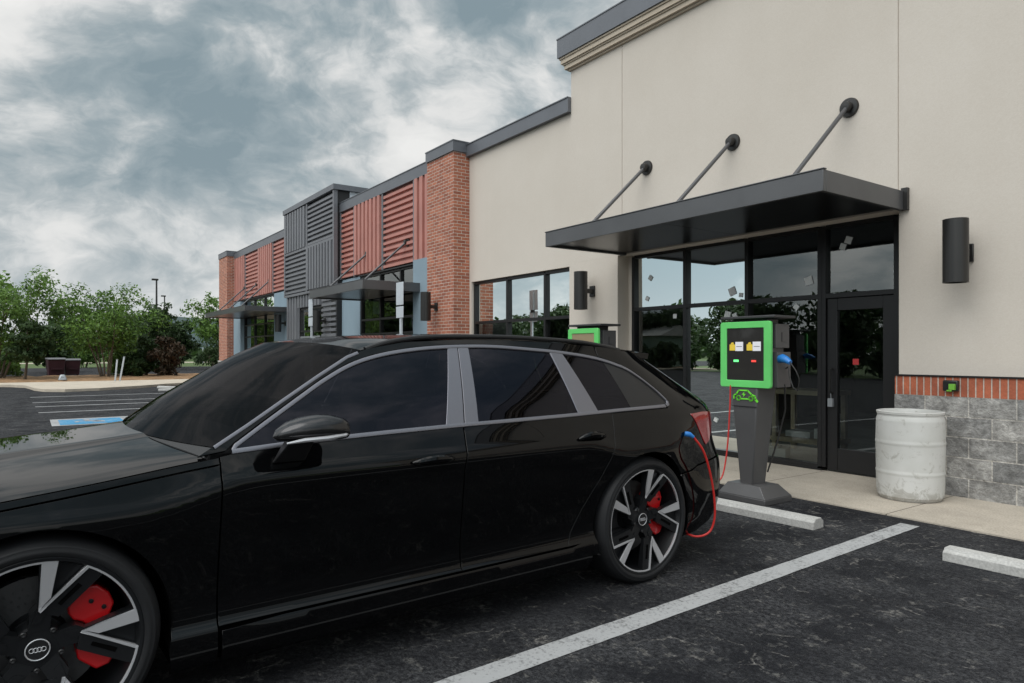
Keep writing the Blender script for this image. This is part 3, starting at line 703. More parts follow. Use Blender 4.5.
# --- barrel
o = thing('plastic_barrel', 'scuffed white plastic drum standing on the walk by the block wall', 'barrel', (-3.306, 7.17, .012))
mb_ = bpy.data.materials.new('dirty_white_plastic'); mb_.use_nodes = True; nt2 = mb_.node_tree; pb = nt2.nodes['Principled BSDF']; pb.inputs['Roughness'].default_value = .55
tc2 = node(nt2, 'ShaderNodeTexCoord')
na = node(nt2, 'ShaderNodeTexNoise', Scale=9.0, Detail=10.0, Roughness=.78, Distortion=.8); nt2.links.new(tc2.outputs['Object'], na.inputs['Vector'])
nb = node(nt2, 'ShaderNodeTexNoise', Scale=2.5, Detail=6.0); nt2.links.new(tc2.outputs['Object'], nb.inputs['Vector'])
sp2 = node(nt2, 'ShaderNodeSeparateXYZ'); nt2.links.new(tc2.outputs['Object'], sp2.inputs[0])
low = math_node(nt2, 'MULTIPLY', math_node(nt2, 'SUBTRACT', .22, sp2.outputs[2], True), .55)
kk = math_node(nt2, 'ADD', na.outputs['Fac'], low)
cc = mixcol(nt2, ramp(nt2, nb.outputs['Fac'], [(.35, 0.0), (.65, 1.0)]), (.50, .50, .475), (.60, .60, .585))
cc = mixcol(nt2, ramp(nt2, kk, [(.55, 0.0), (.62, .5), (.8, .8)]), cc, (.26, .245, .21))
nt2.links.new(cc, pb.inputs['Base Color'])
b = MB((0, 0, 0)); Rb = .298
b.lathe([(Rb-.06, .0), (Rb-.03, .004), (Rb-.006, .04), (Rb, .09), (Rb+.002, .24), (Rb+.002, .25), (Rb+.006, .262), (Rb+.006, .275), (Rb+.002, .288), (Rb+.002, .30), (Rb+.006, .53), (Rb+.006, .54), (Rb+.010, .552), (Rb+.010, .566), (Rb+.006, .58), (Rb+.006, .592), (Rb+.002, .77), (Rb+.002, .78), (Rb-.01, .82), (Rb-.008, .835), (Rb-.002, .84), (Rb, .862), (Rb-.014, .866), (Rb-.02, .84), (Rb-.025, .78), (Rb-.03, .06), (0, .05)], (0, 0, 0), 56)
b.build('drum', mb_, o, smooth=True, angle=24)

# --- things inside the shop, seen through the glass
o = thing('tool_cart', 'tan two shelf cart standing inside behind the glass', 'cart', (-5.2, 8.5, .02))
b = MB((0, 0, 0))
for x in (-.36, .36):
    for y in (-.22, .22): b.box(x-.03, x+.03, y-.03, y+.03, .1, .92)
b.build('cart_frame', M['tan'], o)
b = MB((0, 0, 0)); b.box(-.42, .42, -.27, .27, .88, .94); b.build('shelf', M['tan'], o); b = MB((0, 0, 0)); b.box(-.42, .42, -.27, .27, .25, .31); b.build('shelf', M['tan'], o)
b = MB((0, 0, 0)); b.box(-.25, .1, -.15, .1, .31, .39); b.box(.13, .3, -.1, .14, .31, .44); b.build('load', M['white'], o)
def carton(x, y, sx_, sy_, h, rot, label):
    b = MB((0, 0, 0)); b.box(-sx_/2, sx_/2, -sy_/2, sy_/2, 0, h); b.box(-sx_/2+.02, sx_/2-.1, -sy_/2+.02, sy_/2-.05, h+.001, h+.03)
    q = b.build('carton', M['white'], bevel=.006); q.location = (x, y, .02); q.rotation_euler = (0, 0, rot); tag(q, label, 'carton')
carton(-5.75, 8.32, .62, .30, .14, .35, 'white flat carton on the shop floor behind the middle pane')
carton(-4.2, 8.6, .30, .40, .2, -.2, 'small white carton on the floor behind the glass door')

# --- parking sign posts before the far windows
def sign_post(x, y, label, top=2.86):
    o = thing('parking_sign', label, 'sign', (x, y, .012), 0, 'pale parking signs on posts')
    b = MB((0, 0, 0)); b.box(-.03, .03, -.02, .02, 0, top-.05); b.build('post', M['signwhite'], o)
    b = MB((0, 0, 0)); b.box(-.16, .16, -.034, -.021, top-.46, top); b.build('sign_panel', M['signwhite'], o, bevel=.004)
    b = MB((0, 0, 0)); b.box(-.16, .16, -.034, -.021, top-.72, top-.49); b.build('sign_panel', M['signwhite'], o, bevel=.004)
    b = MB((0, 0, 0)); b.box(-.05, .05, -.0205, .03, top-.52, top-.46); b.build('clamp', M['frame'], o)
sign_post(-12.68, 6.18, 'white parking sign on a post in front of the near shop window')
sign_post(-18.17, 6.22, 'white parking sign on a post in front of the grey tower entrance')
# ------------------------------------------------------------------ the black estate car
K = 1.0757
CAR = thing('estate_car', 'black estate car with silver window trim and red brake calipers, plugged in at the rear', 'car', (-3.973667705, -.00685188812, 0), R(92.0))
# car frame: authored as s (rearward), y (left, towards the viewer), z (up); stored as (s, -y, z)*K so that +x of the empty is rearward
def cw(s, y, z): return (s*K, -y*K, z*K)
M['paint'] = mat('black_car_paint', (.0020, .0021, .0024), .3, 0.0, 0.0, coat=.62, coatr=.012); M['paint'].node_tree.nodes['Principled BSDF'].inputs['Coat IOR'].default_value = 1.5
M['carplastic'] = mat('black_car_plastic', (.008, .008, .009), .42)
M['carcore'] = mat('car_underbody', (.0015, .0015, .0015), .9, spec=.05)
M['carglass'] = glass('tinted_car_glass', (.06, .06, .07), 1.5, gcol=(.62, .63, .76))
M['wsglass'] = glass('windscreen_glass', (.16, .16, .165), 1.25, gcol=(.30, .30, .31))
M['trim'] = mat('satin_silver_trim', (.21, .21, .235), .36, .75)
M['rubber'] = mat('tyre_rubber', (.013, .0135, .015), .62, spec=.3, var=.15, vscale=8)
M['rimdark'] = mat('anthracite_rim', (.016, .017, .019), .33, .5)
M['rimsilver'] = mat('machined_rim_face', (.60, .60, .62), .38, .6)
M['caliper'] = mat('red_caliper', (.58, .010, .013), .30, coat=.6)
M['disc'] = mat('brake_disc', (.10, .10, .102), .42, .7)
M['tail'] = mat('red_tail_lens', (.24, .004, .010), .12, coat=1.0, emit=(.5, .02, .03), estr=.05)
M['mirrorcap'] = mat('dark_satin_metal', (.055, .055, .057), .2, .85)
M['roofglass'] = mat('black_roof_glass', (.0025, .0025, .003), .06, spec=.08)
M['seat'] = mat('dark_seat', (.012, .012, .013), .6)
M['lens'] = mat('headlight_lens', (.10, .11, .12), .08, .2, coat=1.0)

# plan curve of the body, nose to tail, y >= 0
PL = [(-.945, 0), (-.938, .25), (-.90, .50), (-.80, .72), (-.62, .865), (-.35, .93), (0, .955), (.5, .960), (1.2, .962), (2.0, .964), (2.7, .966), (3.05, .966), (3.35, .948), (3.6, .905), (3.78, .85), (3.92, .745), (4.0, .56), (4.04, .30), (4.05, 0)]
def spline(P, per=24):
    out = []; n = len(P); P = [Vector((*p, 0)) for p in P]
    def tang(i):
        if i == 0: return Vector((0, .25, 0))
        if i == n-1: return Vector((0, -.30, 0))
        d0 = (P[i]-P[i-1]).length; d1 = (P[i+1]-P[i]).length
        return ((P[i]-P[i-1])/d0*d1 + (P[i+1]-P[i])/d1*d0)/(d0+d1)
    for i in range(n-1):
        L_ = (P[i+1]-P[i]).length; t0 = tang(i); t1 = tang(i+1)
        if i == 0: t0 = t0.normalized()
        if i == n-2: t1 = t1.normalized()
        for k in range(per):
            t = k/per
            out.append((1+2*t)*(1-t)**2*P[i] + t*(1-t)**2*L_*t0 + t*t*(3-2*t)*P[i+1] + t*t*(t-1)*L_*t1)
    out.append(P[-1]); return out
BP = spline(PL); BL_ = [0]
for i in range(1, len(BP)): BL_.append(BL_[-1]+(BP[i]-BP[i-1]).length)
i0 = min(range(len(BP)), key=lambda i: abs(BP[i].x)); off0 = BL_[i0]-BP[i0].x
BL_ = [l-off0 for l in BL_]; A0, A1 = BL_[0], BL_[-1]
import bisect
def Bc(a):
    a = clamp(a, A0, A1); i = min(max(bisect.bisect_right(BL_, a)-1, 0), len(BP)-2)
    t = (a-BL_[i])/(BL_[i+1]-BL_[i]); p = BP[i].lerp(BP[i+1], t); return p.x, p.y
SR, SF = 2.95, -.25
st = table([(.14, 3.80), (.25, 3.96), (.38, 4.03), (.52, 4.05), (.62, 4.05), (.70, 4.02), (.80, 3.985), (.95, 3.975), (1.0, 3.955), (1.04, 3.90), (1.2, 3.60), (1.36, 3.31), (1.45, 3.2)])
sn = table([(.14, -.70), (.22, -.88), (.35, -.93), (.55, -.945), (.68, -.93), (.78, -.86), (.88, -.70), (1.0, -.5)])
side = table([(.14, -.085), (.17, -.050), (.19, -.028), (.24, -.012), (.30, -.012), (.335, -.036), (.40, -.042), (.52, -.033), (.66, -.018), (.78, -.006), (.850, -.0005), (.872, -.003), (.90, -.019), (.94, -.040), (.98, -.061), (1.0, -.072), (1.1, -.126), (1.2, -.185), (1.3, -.249), (1.40, -.318), (1.46, -.362)])
endp = table([(.14, -.12), (.20, -.05), (.28, -.012), (.42, -.0), (.60, -.006), (.72, -.028), (.85, -.040), (.95, -.052), (1.0, -.072), (1.1, -.126), (1.2, -.185), (1.3, -.249), (1.40, -.318), (1.46, -.362)])
def Fs(a, z):
    s, y = Bc(a)
    e = max(smooth((s-3.15)/.45), smooth((-.42-s)/.3))
    zt = .86-.105*math.exp(-((s-.03)/.50)**4)-.085*math.exp(-((s-2.95)/.36)**4)
    zm = z if (z <= .45 or z >= .98) else (.86+(z-zt)*(.12/(.98-zt)) if z >= zt else .45+(z-.45)*(.41/(zt-.45)))
    o = lerp(side(zm), endp(z), e)
    # muscles over the wheels
    zz = math.exp(-((z-.80)/.20)**2)*(1 if z < .9 else math.exp(-((z-.9)/.06)**2))
    o += (.016*math.exp(-((s-2.95)/.42)**2) + .014*math.exp(-((s-.02)/.40)**2))*zz*(1-e)
    # the sculpted recess of the lower doors fades towards the wheels
    if s > SR: s = SR+(s-SR)*(st(z)-SR)/(4.05-SR)
    elif s < SF: s = SF+(s-SF)*(sn(z)-SF)/(-.945-SF)
    return s, y*(1+o/.965), z
def a_of(s, z):
    if s > SR: s = SR+(s-SR)*(4.05-SR)/(st(z)-SR)
    elif s < SF: s = SF+(s-SF)*(-.945-SF)/(sn(z)-SF)
    lo, hi = A0, A1
    for _ in range(40):
        m_ = (lo+hi)/2
        if Bc(m_)[0] < s: lo = m_
        else: hi = m_
    return (lo+hi)/2
def Fn(a, z):
    e = .006
    p = Vector(Fs(a+e, z))-Vector(Fs(a-e, z)); q = Vector(Fs(a, z+e))-Vector(Fs(a, z-e))
    if p.length < 1e-7: return Vector((1, 0, 0))
    n = q.cross(p); n.normalize()
    if n.y < 0 and abs(n.y) > .02: n = -n
    return n
def resample(pts, h, closed=True):
    out = []; n = len(pts)
    for i in range(n if closed else n-1):
        p, q = Vector(pts[i][:2]), Vector(pts[(i+1) % n][:2]); k = max(1, round((q-p).length/h))
        for j in range(k): out.append(p.lerp(q, j/k))
    if not closed: out.append(Vector(pts[-1][:2]))
    return out
zh = table([(-.80, .745), (-.6, .80), (-.35, .842), (-.1, .873), (.2, .908), (.45, .940), (.59, .956)])
def S(pts):
    """(s, z) outline -> (a, z)"""
    out = []
    for p in pts:
        out.append((p[1], p[2]) if p[0] == 'a' else (a_of(p[0], p[1]), p[1]))
    return out
def inside(p, poly):
    c = False; j = len(poly)-1; x, y = p
    for i in range(len(poly)):
        xi, yi = poly[i]; xj, yj = poly[j]
        if (yi > y) != (yj > y) and x < (xj-xi)*(y-yi)/(yj-yi)+xi: c = not c
        j = i
    return c
def link_sn(name, V, Fc, Nn, m, parent, mirror):
    """link a mesh with given normals, and its twin on the other side"""
    outs = []
    for sgn in ((1, -1) if mirror else (1,)):
        me = bpy.data.meshes.new(name)
        vs = [cw(p[0], p[1]*sgn, p[2]) for p in V]; ns = [Vector((n[0], -n[1]*sgn, n[2])) for n in Nn]
        fs = []
        for f in Fc:
            a_, b_, c_ = (Vector(vs[i]) for i in f[:3])
            g = (b_-a_).cross(c_-a_); av = sum((ns[i] for i in f), Vector())
            fs.append(tuple(f) if g.dot(av) >= 0 else tuple(reversed(f)))
        me.from_pydata(vs, [], fs); me.materials.append(m)
        me.polygons.foreach_set('use_smooth', [True]*len(me.polygons))
        me.normals_split_custom_set_from_vertices([tuple(n) for n in ns])
        o = bpy.data.objects.new(name, me); C.objects.link(o); o.parent = parent if not isinstance(parent, list) else parent[len(outs)]
        outs.append(o)
    return outs
def panel(name, outline, m, h=.028, push=0.0, skirt=.022, gap=.0025, parent=None, mirror=True, surf=None):
    """a body panel cut from the side surface along an outline in (a, z)"""
    pts = resample(outline, h); n = len(pts)
    ar = sum(pts[i].x*pts[(i+1) % n].y-pts[(i+1) % n].x*pts[i].y for i in range(n))
    if ar < 0: pts.reverse()
    if gap:   # pull the outline in a little: the shut line
        q = []
        for i in range(n):
            t = (pts[(i+1) % n]-pts[i-1]); 
            nn = Vector((-t.y, t.x)).normalized() if t.length > 0 else Vector((0, 0)); q.append(pts[i]+nn*gap)
        pts = q
    poly = [(p.x, p.y) for p in pts]
    xs = [p[0] for p in poly]; zs = [p[1] for p in poly]
    inner = []; x = min(xs)+h/2; row = 0
    while x < max(xs):
        z = min(zs)+h/2
        while z < max(zs):
            p = (x, z)
            if inside(p, poly) and min((p[0]-a)**2+(p[1]-b)**2 for a, b in poly) > (h*.55)**2: inner.append(Vector(p))
            z += h
        x += h
    allp = pts+inner
    res = geometry.delaunay_2d_cdt([Vector((p.x, p.y)) for p in allp], [(i, (i+1) % n) for i in range(n)], [], 1, 1e-6)
    vv, ff = res[0], res[2]
    sf_ = surf or Fs
    V = []; Nn = []
    for p in vv:
        nr = Fn(p.x, p.y); q = Vector(sf_(p.x, p.y))+nr*push; V.append(q); Nn.append(nr)
    Fc = [tuple(f) for f in ff]
    if skirt:
        base = len(V); ring_ = []
        for i in range(n):
            p = pts[i]; nr = Fn(p.x, p.y); q = Vector(sf_(p.x, p.y))+nr*push
            t = (pts[(i+1) % n]-pts[i-1]).normalized(); o2 = Vector((t.y, -t.x))
            on = (Vector(sf_(p.x+o2.x*.01, p.y+o2.y*.01))-Vector(sf_(p.x, p.y)))
            on = on.normalized() if on.length > 1e-8 else nr
            V += [q, q-nr*.003+on*.0012, q-nr*skirt]; Nn += [nr, (nr*.5+on).normalized(), on]
        for i in range(n):
            j = (i+1) % n
            for k in range(2): Fc.append((base+3*i+k, base+3*j+k, base+3*j+k+1, base+3*i+k+1))
    return link_sn(name, V, Fc, Nn, m, parent or CAR, mirror)
def arc(cx, cz, r, d0, d1, n=26):
    return [(cx+r*math.cos(R(lerp(d0, d1, i/n))), cz+r*math.sin(R(lerp(d0, d1, i/n)))) for i in range(n+1)]
def ribbon(name, pts, wd, m, hgt=.006, parent=None, mirror=True, h=.02, closed=False, base=0.0):
    """a raised trim strip lying on the body surface along (a, z) points"""
    p2 = resample(pts, h, closed); n = len(p2); V = []; Nn = []; Fc = []
    prof = [(-.5, -.004), (-.5, hgt*.6), (-.38, hgt), (.38, hgt), (.5, hgt*.6), (.5, -.004)]; pn = [(-1, 0), (-.8, .6), (-.2, 1), (.2, 1), (.8, .6), (1, 0)]
    for i, p in enumerate(p2):
        t = (p2[(i+1) % n]-p2[i-1]) if closed else (p2[min(i+1, n-1)]-p2[max(i-1, 0)])
        t.normalize(); o2 = Vector((-t.y, t.x)); nr = Fn(p.x, p.y)
        w_ = wd(i/(n-1)) if callable(wd) else wd
        for (u, hh), (nu, nh) in zip(prof, pn):
            q = p+o2*(u*w_); c = Vector(Fs(q.x, q.y))+Fn(q.x, q.y)*(hh+base); V.append(c)
            lat = Vector(Fs(p.x+o2.x*.01, p.y+o2.y*.01))-Vector(Fs(p.x-o2.x*.01, p.y-o2.y*.01)); lat.normalize()
            Nn.append((lat*nu+nr*nh).normalized())
    k = len(prof)
    for i in range(n if closed else n-1):
        j = (i+1) % n
        for u in range(k-1): Fc.append((i*k+u, j*k+u, j*k+u+1, i*k+u+1))
    if not closed:
        Fc += [tuple(range(k)), tuple((n-1)*k+u for u in range(k))]
    return link_sn(name, V, Fc, Nn, m, parent or CAR, mirror)

# characteristic lines
zh = table([(-.80, .745), (-.6, .80), (-.35, .842), (-.1, .873), (.2, .908), (.45, .940), (.59, .956)])          # bonnet shut line
zbelt = table([(.55, .966), (.625, .972), (1.0, .990), (1.7, 1.005), (2.3, 1.011), (2.7, 1.020), (3.2, 1.026)])   # lower edge of the glass
dlo_top = [(.640, .990), (.70, 1.026), (.79, 1.080), (.934, 1.164), (1.06, 1.234), (1.197, 1.296), (1.33, 1.334), (1.473, 1.359), (1.65, 1.377), (1.849, 1.386), (2.04, 1.386), (2.228, 1.376), (2.514, 1.354), (2.775, 1.318), (2.967, 1.261), (3.06, 1.207), (3.135, 1.150), (3.195, 1.098), (3.240, 1.050)]
def smooth_line(P, n=5):
    out = []
    for i in range(len(P)-1):
        p0, p1, p2, p3 = (Vector(P[max(0, min(len(P)-1, i+k))]) for k in (-1, 0, 1, 2))
        for k in range(n):
            t = k/n; q_ = .5*((2*p1)+(p2-p0)*t+(2*p0-5*p1+4*p2-p3)*t*t+(3*p1-p0-3*p2+p3)*t**3); out.append((q_.x, q_.y))
    out.append(tuple(P[-1])); return out
dlo_raw = dlo_top; dlo_top = smooth_line(dlo_top)
apil = [(.50, .962), (.553, .992), (.688, 1.065), (.847, 1.155), (1.021, 1.251), (1.185, 1.336), (1.30, 1.372), (1.5, 1.405), (1.8, 1.422), (2.1, 1.424), (2.5, 1.412), (2.9, 1.384), (3.10, 1.362), (3.20, 1.347)]
AR = .404; FC = (0.0, .366); RC = (2.952, .366)
DZ = .315    # foot of the doors
SZ = .160    # foot of the sill
farc = arc(*FC, AR, -31, 200, 40); rarc = arc(*RC, AR, -20, 202, 40)

# black core behind the shut lines
core = S([(-.45, .30)]) + [(a_of(p[0], p[1]), p[1]) for p in arc(*FC, AR+.03, 188, -8, 24)] + S([(.55, .2), (2.40, .2)]) + \
       [(a_of(p[0], p[1]), p[1]) for p in arc(*RC, AR+.03, 200, 0, 24)] + S([(3.45, .3)]) + [(A1-.05, .3), (A1-.05, 1.0)] + S([(3.4, 1.0), (2.7, .99), (1.7, .98), (.62, .95)]) + S([(.3, .86), (-.1, .83), (-.45, .78)])
panel('inner_body', core, M['carcore'], h=.06, push=-.03, skirt=0, gap=0)
# front wing
wing = S([(.574, .926), (.572, .80), (.566, .56), (.563, DZ)]) + S([(.563, .175), (.40, .165)]) + S(farc)[3:-4] + S([(-.55, .55), (-.62, .66), (-.66, .74)]) + S([(s, zh(s)-.030) for s in (-.6, -.45, -.3, -.15, 0, .15, .3, .45, .555)])
bedge = S([(s, zh(s)-.002) for s in (-.62, -.45, -.3, -.15, 0, .15, .3, .45, .573)]) + S([(s, zh(s)-.027) for s in (.575, .45, .3, .15, 0, -.15, -.3, -.45, -.60)])
panel('bonnet_edge', bedge, M['paint'], h=.012)
panel('front_wing', wing, M['paint'], h=.014)
# sill between the wheels, with the sculpted blade above
sill = S([(.575, .300), (.575, SZ+.008), (.7, SZ), (1.5, SZ), (2.3, SZ), (2.49, SZ+.008)]) + S([(2.535, .33), (2.36, DZ-.006), (2.0, DZ-.006), (1.3, DZ-.006), (.8, DZ-.006)])
panel('sill', sill, M['paint'], h=.024, push=.004)
# doors
fd = S([(.578, .955), (.575, .80), (.569, .56), (.566, DZ)]) + S([(1.0, DZ), (1.664, DZ)]) + S([(1.664, .50), (1.668, .80), (1.700, .99)]) + S([(s, zbelt(s)-.008) for s in (1.69, 1.5, 1.3, 1.1, .9, .75, .64)])
FD = panel('front_door', fd, M['paint'], h=.019)
rdb = [(2.722, 1.008), (2.700, .93), (2.675, .845), (2.635, .76), (2.57, .655), (2.45, .50), (2.37, .38), (2.345, DZ)]
rd = S([(1.7055, .992), (1.672, .80), (1.668, .5), (1.668, DZ)]) + S([(2.0, DZ)]) + S(list(reversed(rdb))) + S([(s, zbelt(s)-.008) for s in (2.6, 2.4, 2.2, 2.0, 1.85)])
RD = panel('rear_door', rd, M['paint'], h=.019)
# rear quarter with the D pillar
q = S(rdb) + S([(2.48, DZ), (2.52, .24)]) + S(arc(*RC, AR, 200, 36, 34)) + S([(3.40, .618), (3.46, .640)]) + [('x')]
q = q[:-1]
aS = a_of(3.70, .95)
dseam = [(3.302, 1.335), (3.40, 1.25), (3.535, 1.13), (3.655, 1.03), (3.70, .965)]
q += [(a_of(3.72, .66), .66), (a_of(3.70, .80), .80), (aS, .95)] + S(list(reversed(dseam[:-1]))) + S([(3.20, 1.345), (3.0, 1.374), (2.81, 1.392)]) + S([(2.80, 1.330), (2.90, 1.298)]) + S([(p[0]+.012, p[1]+.006) for p in dlo_raw[14:]]) + S([(3.22, 1.012), (2.95, 1.010), (2.735, 1.006)])
panel('rear_quarter', q, M['paint'], h=.019)
# rear bumper and tailgate (wrap round to the centre line)
bump_ = S(arc(*RC, AR, -24, 35, 14)) + S([(3.40, .610), (3.46, .632)]) + [(a_of(3.72, .652), .652), (A1, .652), (A1, .175), (a_of(3.60, .175), .175)] + S([(3.38, .20)])
panel('rear_bumper', bump_, M['paint'], h=.04)
gate = [(a_of(3.722, .662), .662), (a_of(3.703, .80), .80), (aS+.006, .95)] + [(a_of(*dseam[3])+.006, 1.03), (A1, 1.03), (A1, .662)]
panel('tailgate', gate, M['paint'], h=.04)
rg = [(a_of(p[0], p[1])+.006, p[1]) for p in reversed(dseam[:4])] + [(A1, 1.335), (A1, 1.036)]
panel('rear_window', rg, M['carglass'], h=.05)
# front bumper
fb = S([(-.40, .30)]) + S(list(reversed(arc(*FC, AR, 152, 192, 8)))) + S([(-.552, .545), (-.62, .655), (-.665, .738)]) + [(A0, .738), (A0, .18), (a_of(-.62, .18), .18)]
panel('front_bumper', fb, M['paint'], h=.045)
grille = [(A0, .66), (A0+.46, .66), (A0+.36, .36), (A0, .34)]
panel('grille', grille, M['carplastic'], push=.008, h=.05)
hl = [(A0+.50, .70), (A0+.62, .725), (a_of(-.58, .74), .735), (a_of(-.55, .70), .70), (a_of(-.66, .64), .64), (A0+.55, .63)]
panel('headlight', hl, M['lens'], push=.006, h=.04)

# glass house: cant rail, glass, pillars and silver surround
cant = S(apil[:7]) + S([(1.5, 1.405), (1.8, 1.422), (2.1, 1.424), (2.5, 1.412), (2.80, 1.392)]) + S([(2.795, 1.328)]) + S([(p[0]-.006 if p[0] < 1.4 else p[0], p[1]+.012) for p in reversed(dlo_raw[:13])]) + S([(.60, .975)])
panel('roof_frame', cant, M['paint'], gap=.001)
dlo = S(dlo_top) + S([(3.17, zbelt(3.17)), (2.7, zbelt(2.7)), (2.3, zbelt(2.3)), (1.7, zbelt(1.7)), (1.2, zbelt(1.2)), (.9, zbelt(.9)), (.66, zbelt(.66))])
def clip_dlo(x0b, x0t, x1b, x1t, dz=0.0):
    """piece of the glass outline between two slanting lines (b at the belt, t at the roof)"""
    out = []
    ntop = [(p[0], p[1]) for p in dlo_top]
    def line(xb, xt, z): return xb+(xt-xb)*clamp((z-1.0)/.38)
    top = []
    for i in range(len(ntop)-1):
        for k in range(12):
            t = k/12; s_ = lerp(ntop[i][0], ntop[i+1][0], t); z_ = lerp(ntop[i][1], ntop[i+1][1], t)
            if line(x0b, x0t, z_) <= s_ <= line(x1b, x1t, z_): top.append((s_, z_))
    bot = []
    for k in range(600):
        s_ = lerp(.645, 3.232, k/599); z_ = zbelt(s_)
        if line(x0b, x0t, z_) <= s_ <= line(x1b, x1t, z_): bot.append((s_, z_))
    return S(top+list(reversed(bot)))
panel('side_window', clip_dlo(.4, .4, 1.625, 1.772), M['carglass'], push=-.004, skirt=0, gap=0, parent=FD)
panel('side_window', clip_dlo(1.785, 1.885, 2.475, 2.425), M['carglass'], push=-.004, skirt=0, gap=0, parent=RD)
panel('quarter_window', clip_dlo(2.615, 2.515, 3.5, 3.5), M['carglass'], push=-.004, skirt=0, gap=0)
panel('window_divider', clip_dlo(2.90, 2.80, 3.5, 3.5), M['carplastic'], push=-.003, skirt=0, gap=0)
panel('centre_pillar', clip_dlo(1.606, 1.757, 1.710, 1.818), M['trim'], push=.003, skirt=.01, gap=.0005, parent=FD)
panel('centre_pillar', clip_dlo(1.713, 1.821, 1.795, 1.886), M['trim'], push=.003, skirt=.01, gap=.0005, parent=RD)
panel('rear_pillar', clip_dlo(2.468, 2.425, 2.625, 2.515), M['trim'], push=.003, skirt=.01, gap=.0005)
loop = [(.628, .973)]+dlo_top+[(3.236, 1.032), (3.21, 1.025)]
ribbon('window_trim', S(loop), lambda t: .016, M['trim'], .006)
ribbon('window_trim', S([(s, zbelt(s)-.003) for s in (.622, .8, 1.0, 1.3, 1.7, 2.0, 2.4, 2.8, 3.05, 3.20)]), .018, M['trim'], .007)
ribbon('windscreen_trim', S([(p[0]+.006, p[1]-.004) for p in apil[1:6]]+[(1.25, 1.352)]), .013, M['trim'], .006)

# bonnet
def cowl(y): return .395+.135*(abs(y)/.86)**2.0
def zcen(s): return table([(-.92, .70), (-.85, .765), (-.6, .868), (-.3, .905), (-.09, .934), (.12, .958), (.40, .995)])(s)
hoodF = table([(0, 1.0), (.28, .998), (.33, .985), (.37, .90), (.42, .80), (.55, .68), (.66, .57), (.78, .43), (.88, .28), (.95, .14), (1.0, 0)])
hoodA = table([(-.95, .02), (-.8, .035), (-.5, .064), (-.1, .081), (.15, .076), (.45, .066), (.6, .058)])
def hoodp(w_, v):
    vv = 2*v-1
    ye0 = .90
    s = lerp(-.80+.10*vv*vv*0, cowl(.86*vv), w_)
    a = a_of(s, min(zh(s), .95)); se, ye, ze = Fs(a, zh(s))
    y = ye*vv; u = abs(vv)
    z = zh(s)+hoodA(s)*hoodF(u)
    sb = s + .17*(1-u*u)*0
    return cw(sb - (.0 if w_ > .5 else (1-2*w_)*.12*(1-u*u)), y, z)
b = MB(); b.grid(hoodp, 56, 140); b.build('bonnet', M['paint'], CAR, smooth=True, angle=180)
#WS
def ap(t):
    n = 5; x = t*n; i = min(int(x), n-1); P = [(.553, .992), (.688, 1.065), (.847, 1.155), (1.021, 1.251), (1.185, 1.336), (1.27, 1.366)]
    return lerp(P[i][0], P[i+1][0], x-i), lerp(P[i][1], P[i+1][1], x-i)
zcr = table([(1.06, 1.408), (1.2, 1.427), (1.4, 1.446), (1.7, 1.461), (2.1, 1.466), (2.5, 1.455), (2.9, 1.427), (3.1, 1.405), (3.3, 1.380)])
def ws(w_, v):
    vv = 2*v-1; s, z = ap(w_); se, ye, ze = Fs(a_of(s, z), z)
    cs = lerp(.395, 1.06, w_); cz = table([(0, .998), (.25, 1.128), (.5, 1.232), (.75, 1.330), (1, 1.408)])(w_)
    k_ = abs(vv)**2.1
    u = abs(vv); top = 1.366+(zcr(1.06+.21*u**2.1)-1.366)*(1-u**2.4)
    return cw(cs+(se-cs)*k_, ye*vv, cz+(ze-cz)*k_+(top-(1.408+(1.366-1.408)*k_))*w_**2)
b = MB(); b.grid(ws, 24, 32); b.build('windscreen', M['wsglass'], CAR, smooth=True, angle=180)
b = MB(); b.grid(lambda w_, v: tuple(lerp(hoodp(1, v)[i], ws(0, v)[i], w_)-(.004 if i == 2 else 0) for i in range(3)), 2, 64); b.build('cowl_panel', M['carplastic'], CAR, smooth=True, angle=180)
# roof
zr = table([(1.20, 1.345), (1.27, 1.366), (1.5, 1.405), (1.8, 1.422), (2.1, 1.424), (2.5, 1.412), (2.9, 1.384), (3.10, 1.362), (3.26, 1.340)])
def roofp(w_, v):
    vv = 2*v-1; u = abs(vv)
    s = lerp(1.06+.21*u**2.1, 3.235+.06*(1-u*u), w_)
    sz = min(max(s, 1.27), 3.25)
    ze = zr(sz); se, ye, _ = Fs(a_of(min(s, 3.2) if s > 1.27 else 1.27, ze), ze)
    rise = .044*smooth(.4+w_*1.2) + .0
    z = ze+(zcr(s)-ze)*(1-u**2.4)
    return cw(s, ye*vv, z)
b = MB(); b.grid(roofp, 60, 40); b.build('roof', M['roofglass'], CAR, smooth=True, angle=180)
# roof spoiler
b = MB()
def spo(w_, v):
    vv = 2*v-1; u = abs(vv)
    s = lerp(3.12, 3.36-.05*u*u, w_); z = 1.352+.040*(1-u**2.4)*1.0 + .012*smooth(w_*2) - .018*w_
    return cw(s, .645*vv, z)
b.grid(spo, 6, 24)
def spo2(w_, v):
    p = spo(w_, v); return (p[0]-.01*K, p[1], p[2]-.035*K)
b.grid(spo2, 6, 24)
def spe(w_, v):
    p = spo(1, v); q_ = spo2(1, v); return tuple(lerp(p[i], q_[i], w_) for i in range(3))
b.grid(spe, 1, 24)
for vv in (0, 1):
    b.grid(lambda w_, x, vv=vv: tuple(lerp(spo(w_, vv)[i], spo2(w_, vv)[i], x) for i in range(3)), 6, 1)
b.build('spoiler', M['paint'], CAR, smooth=True, angle=50, weld=True)
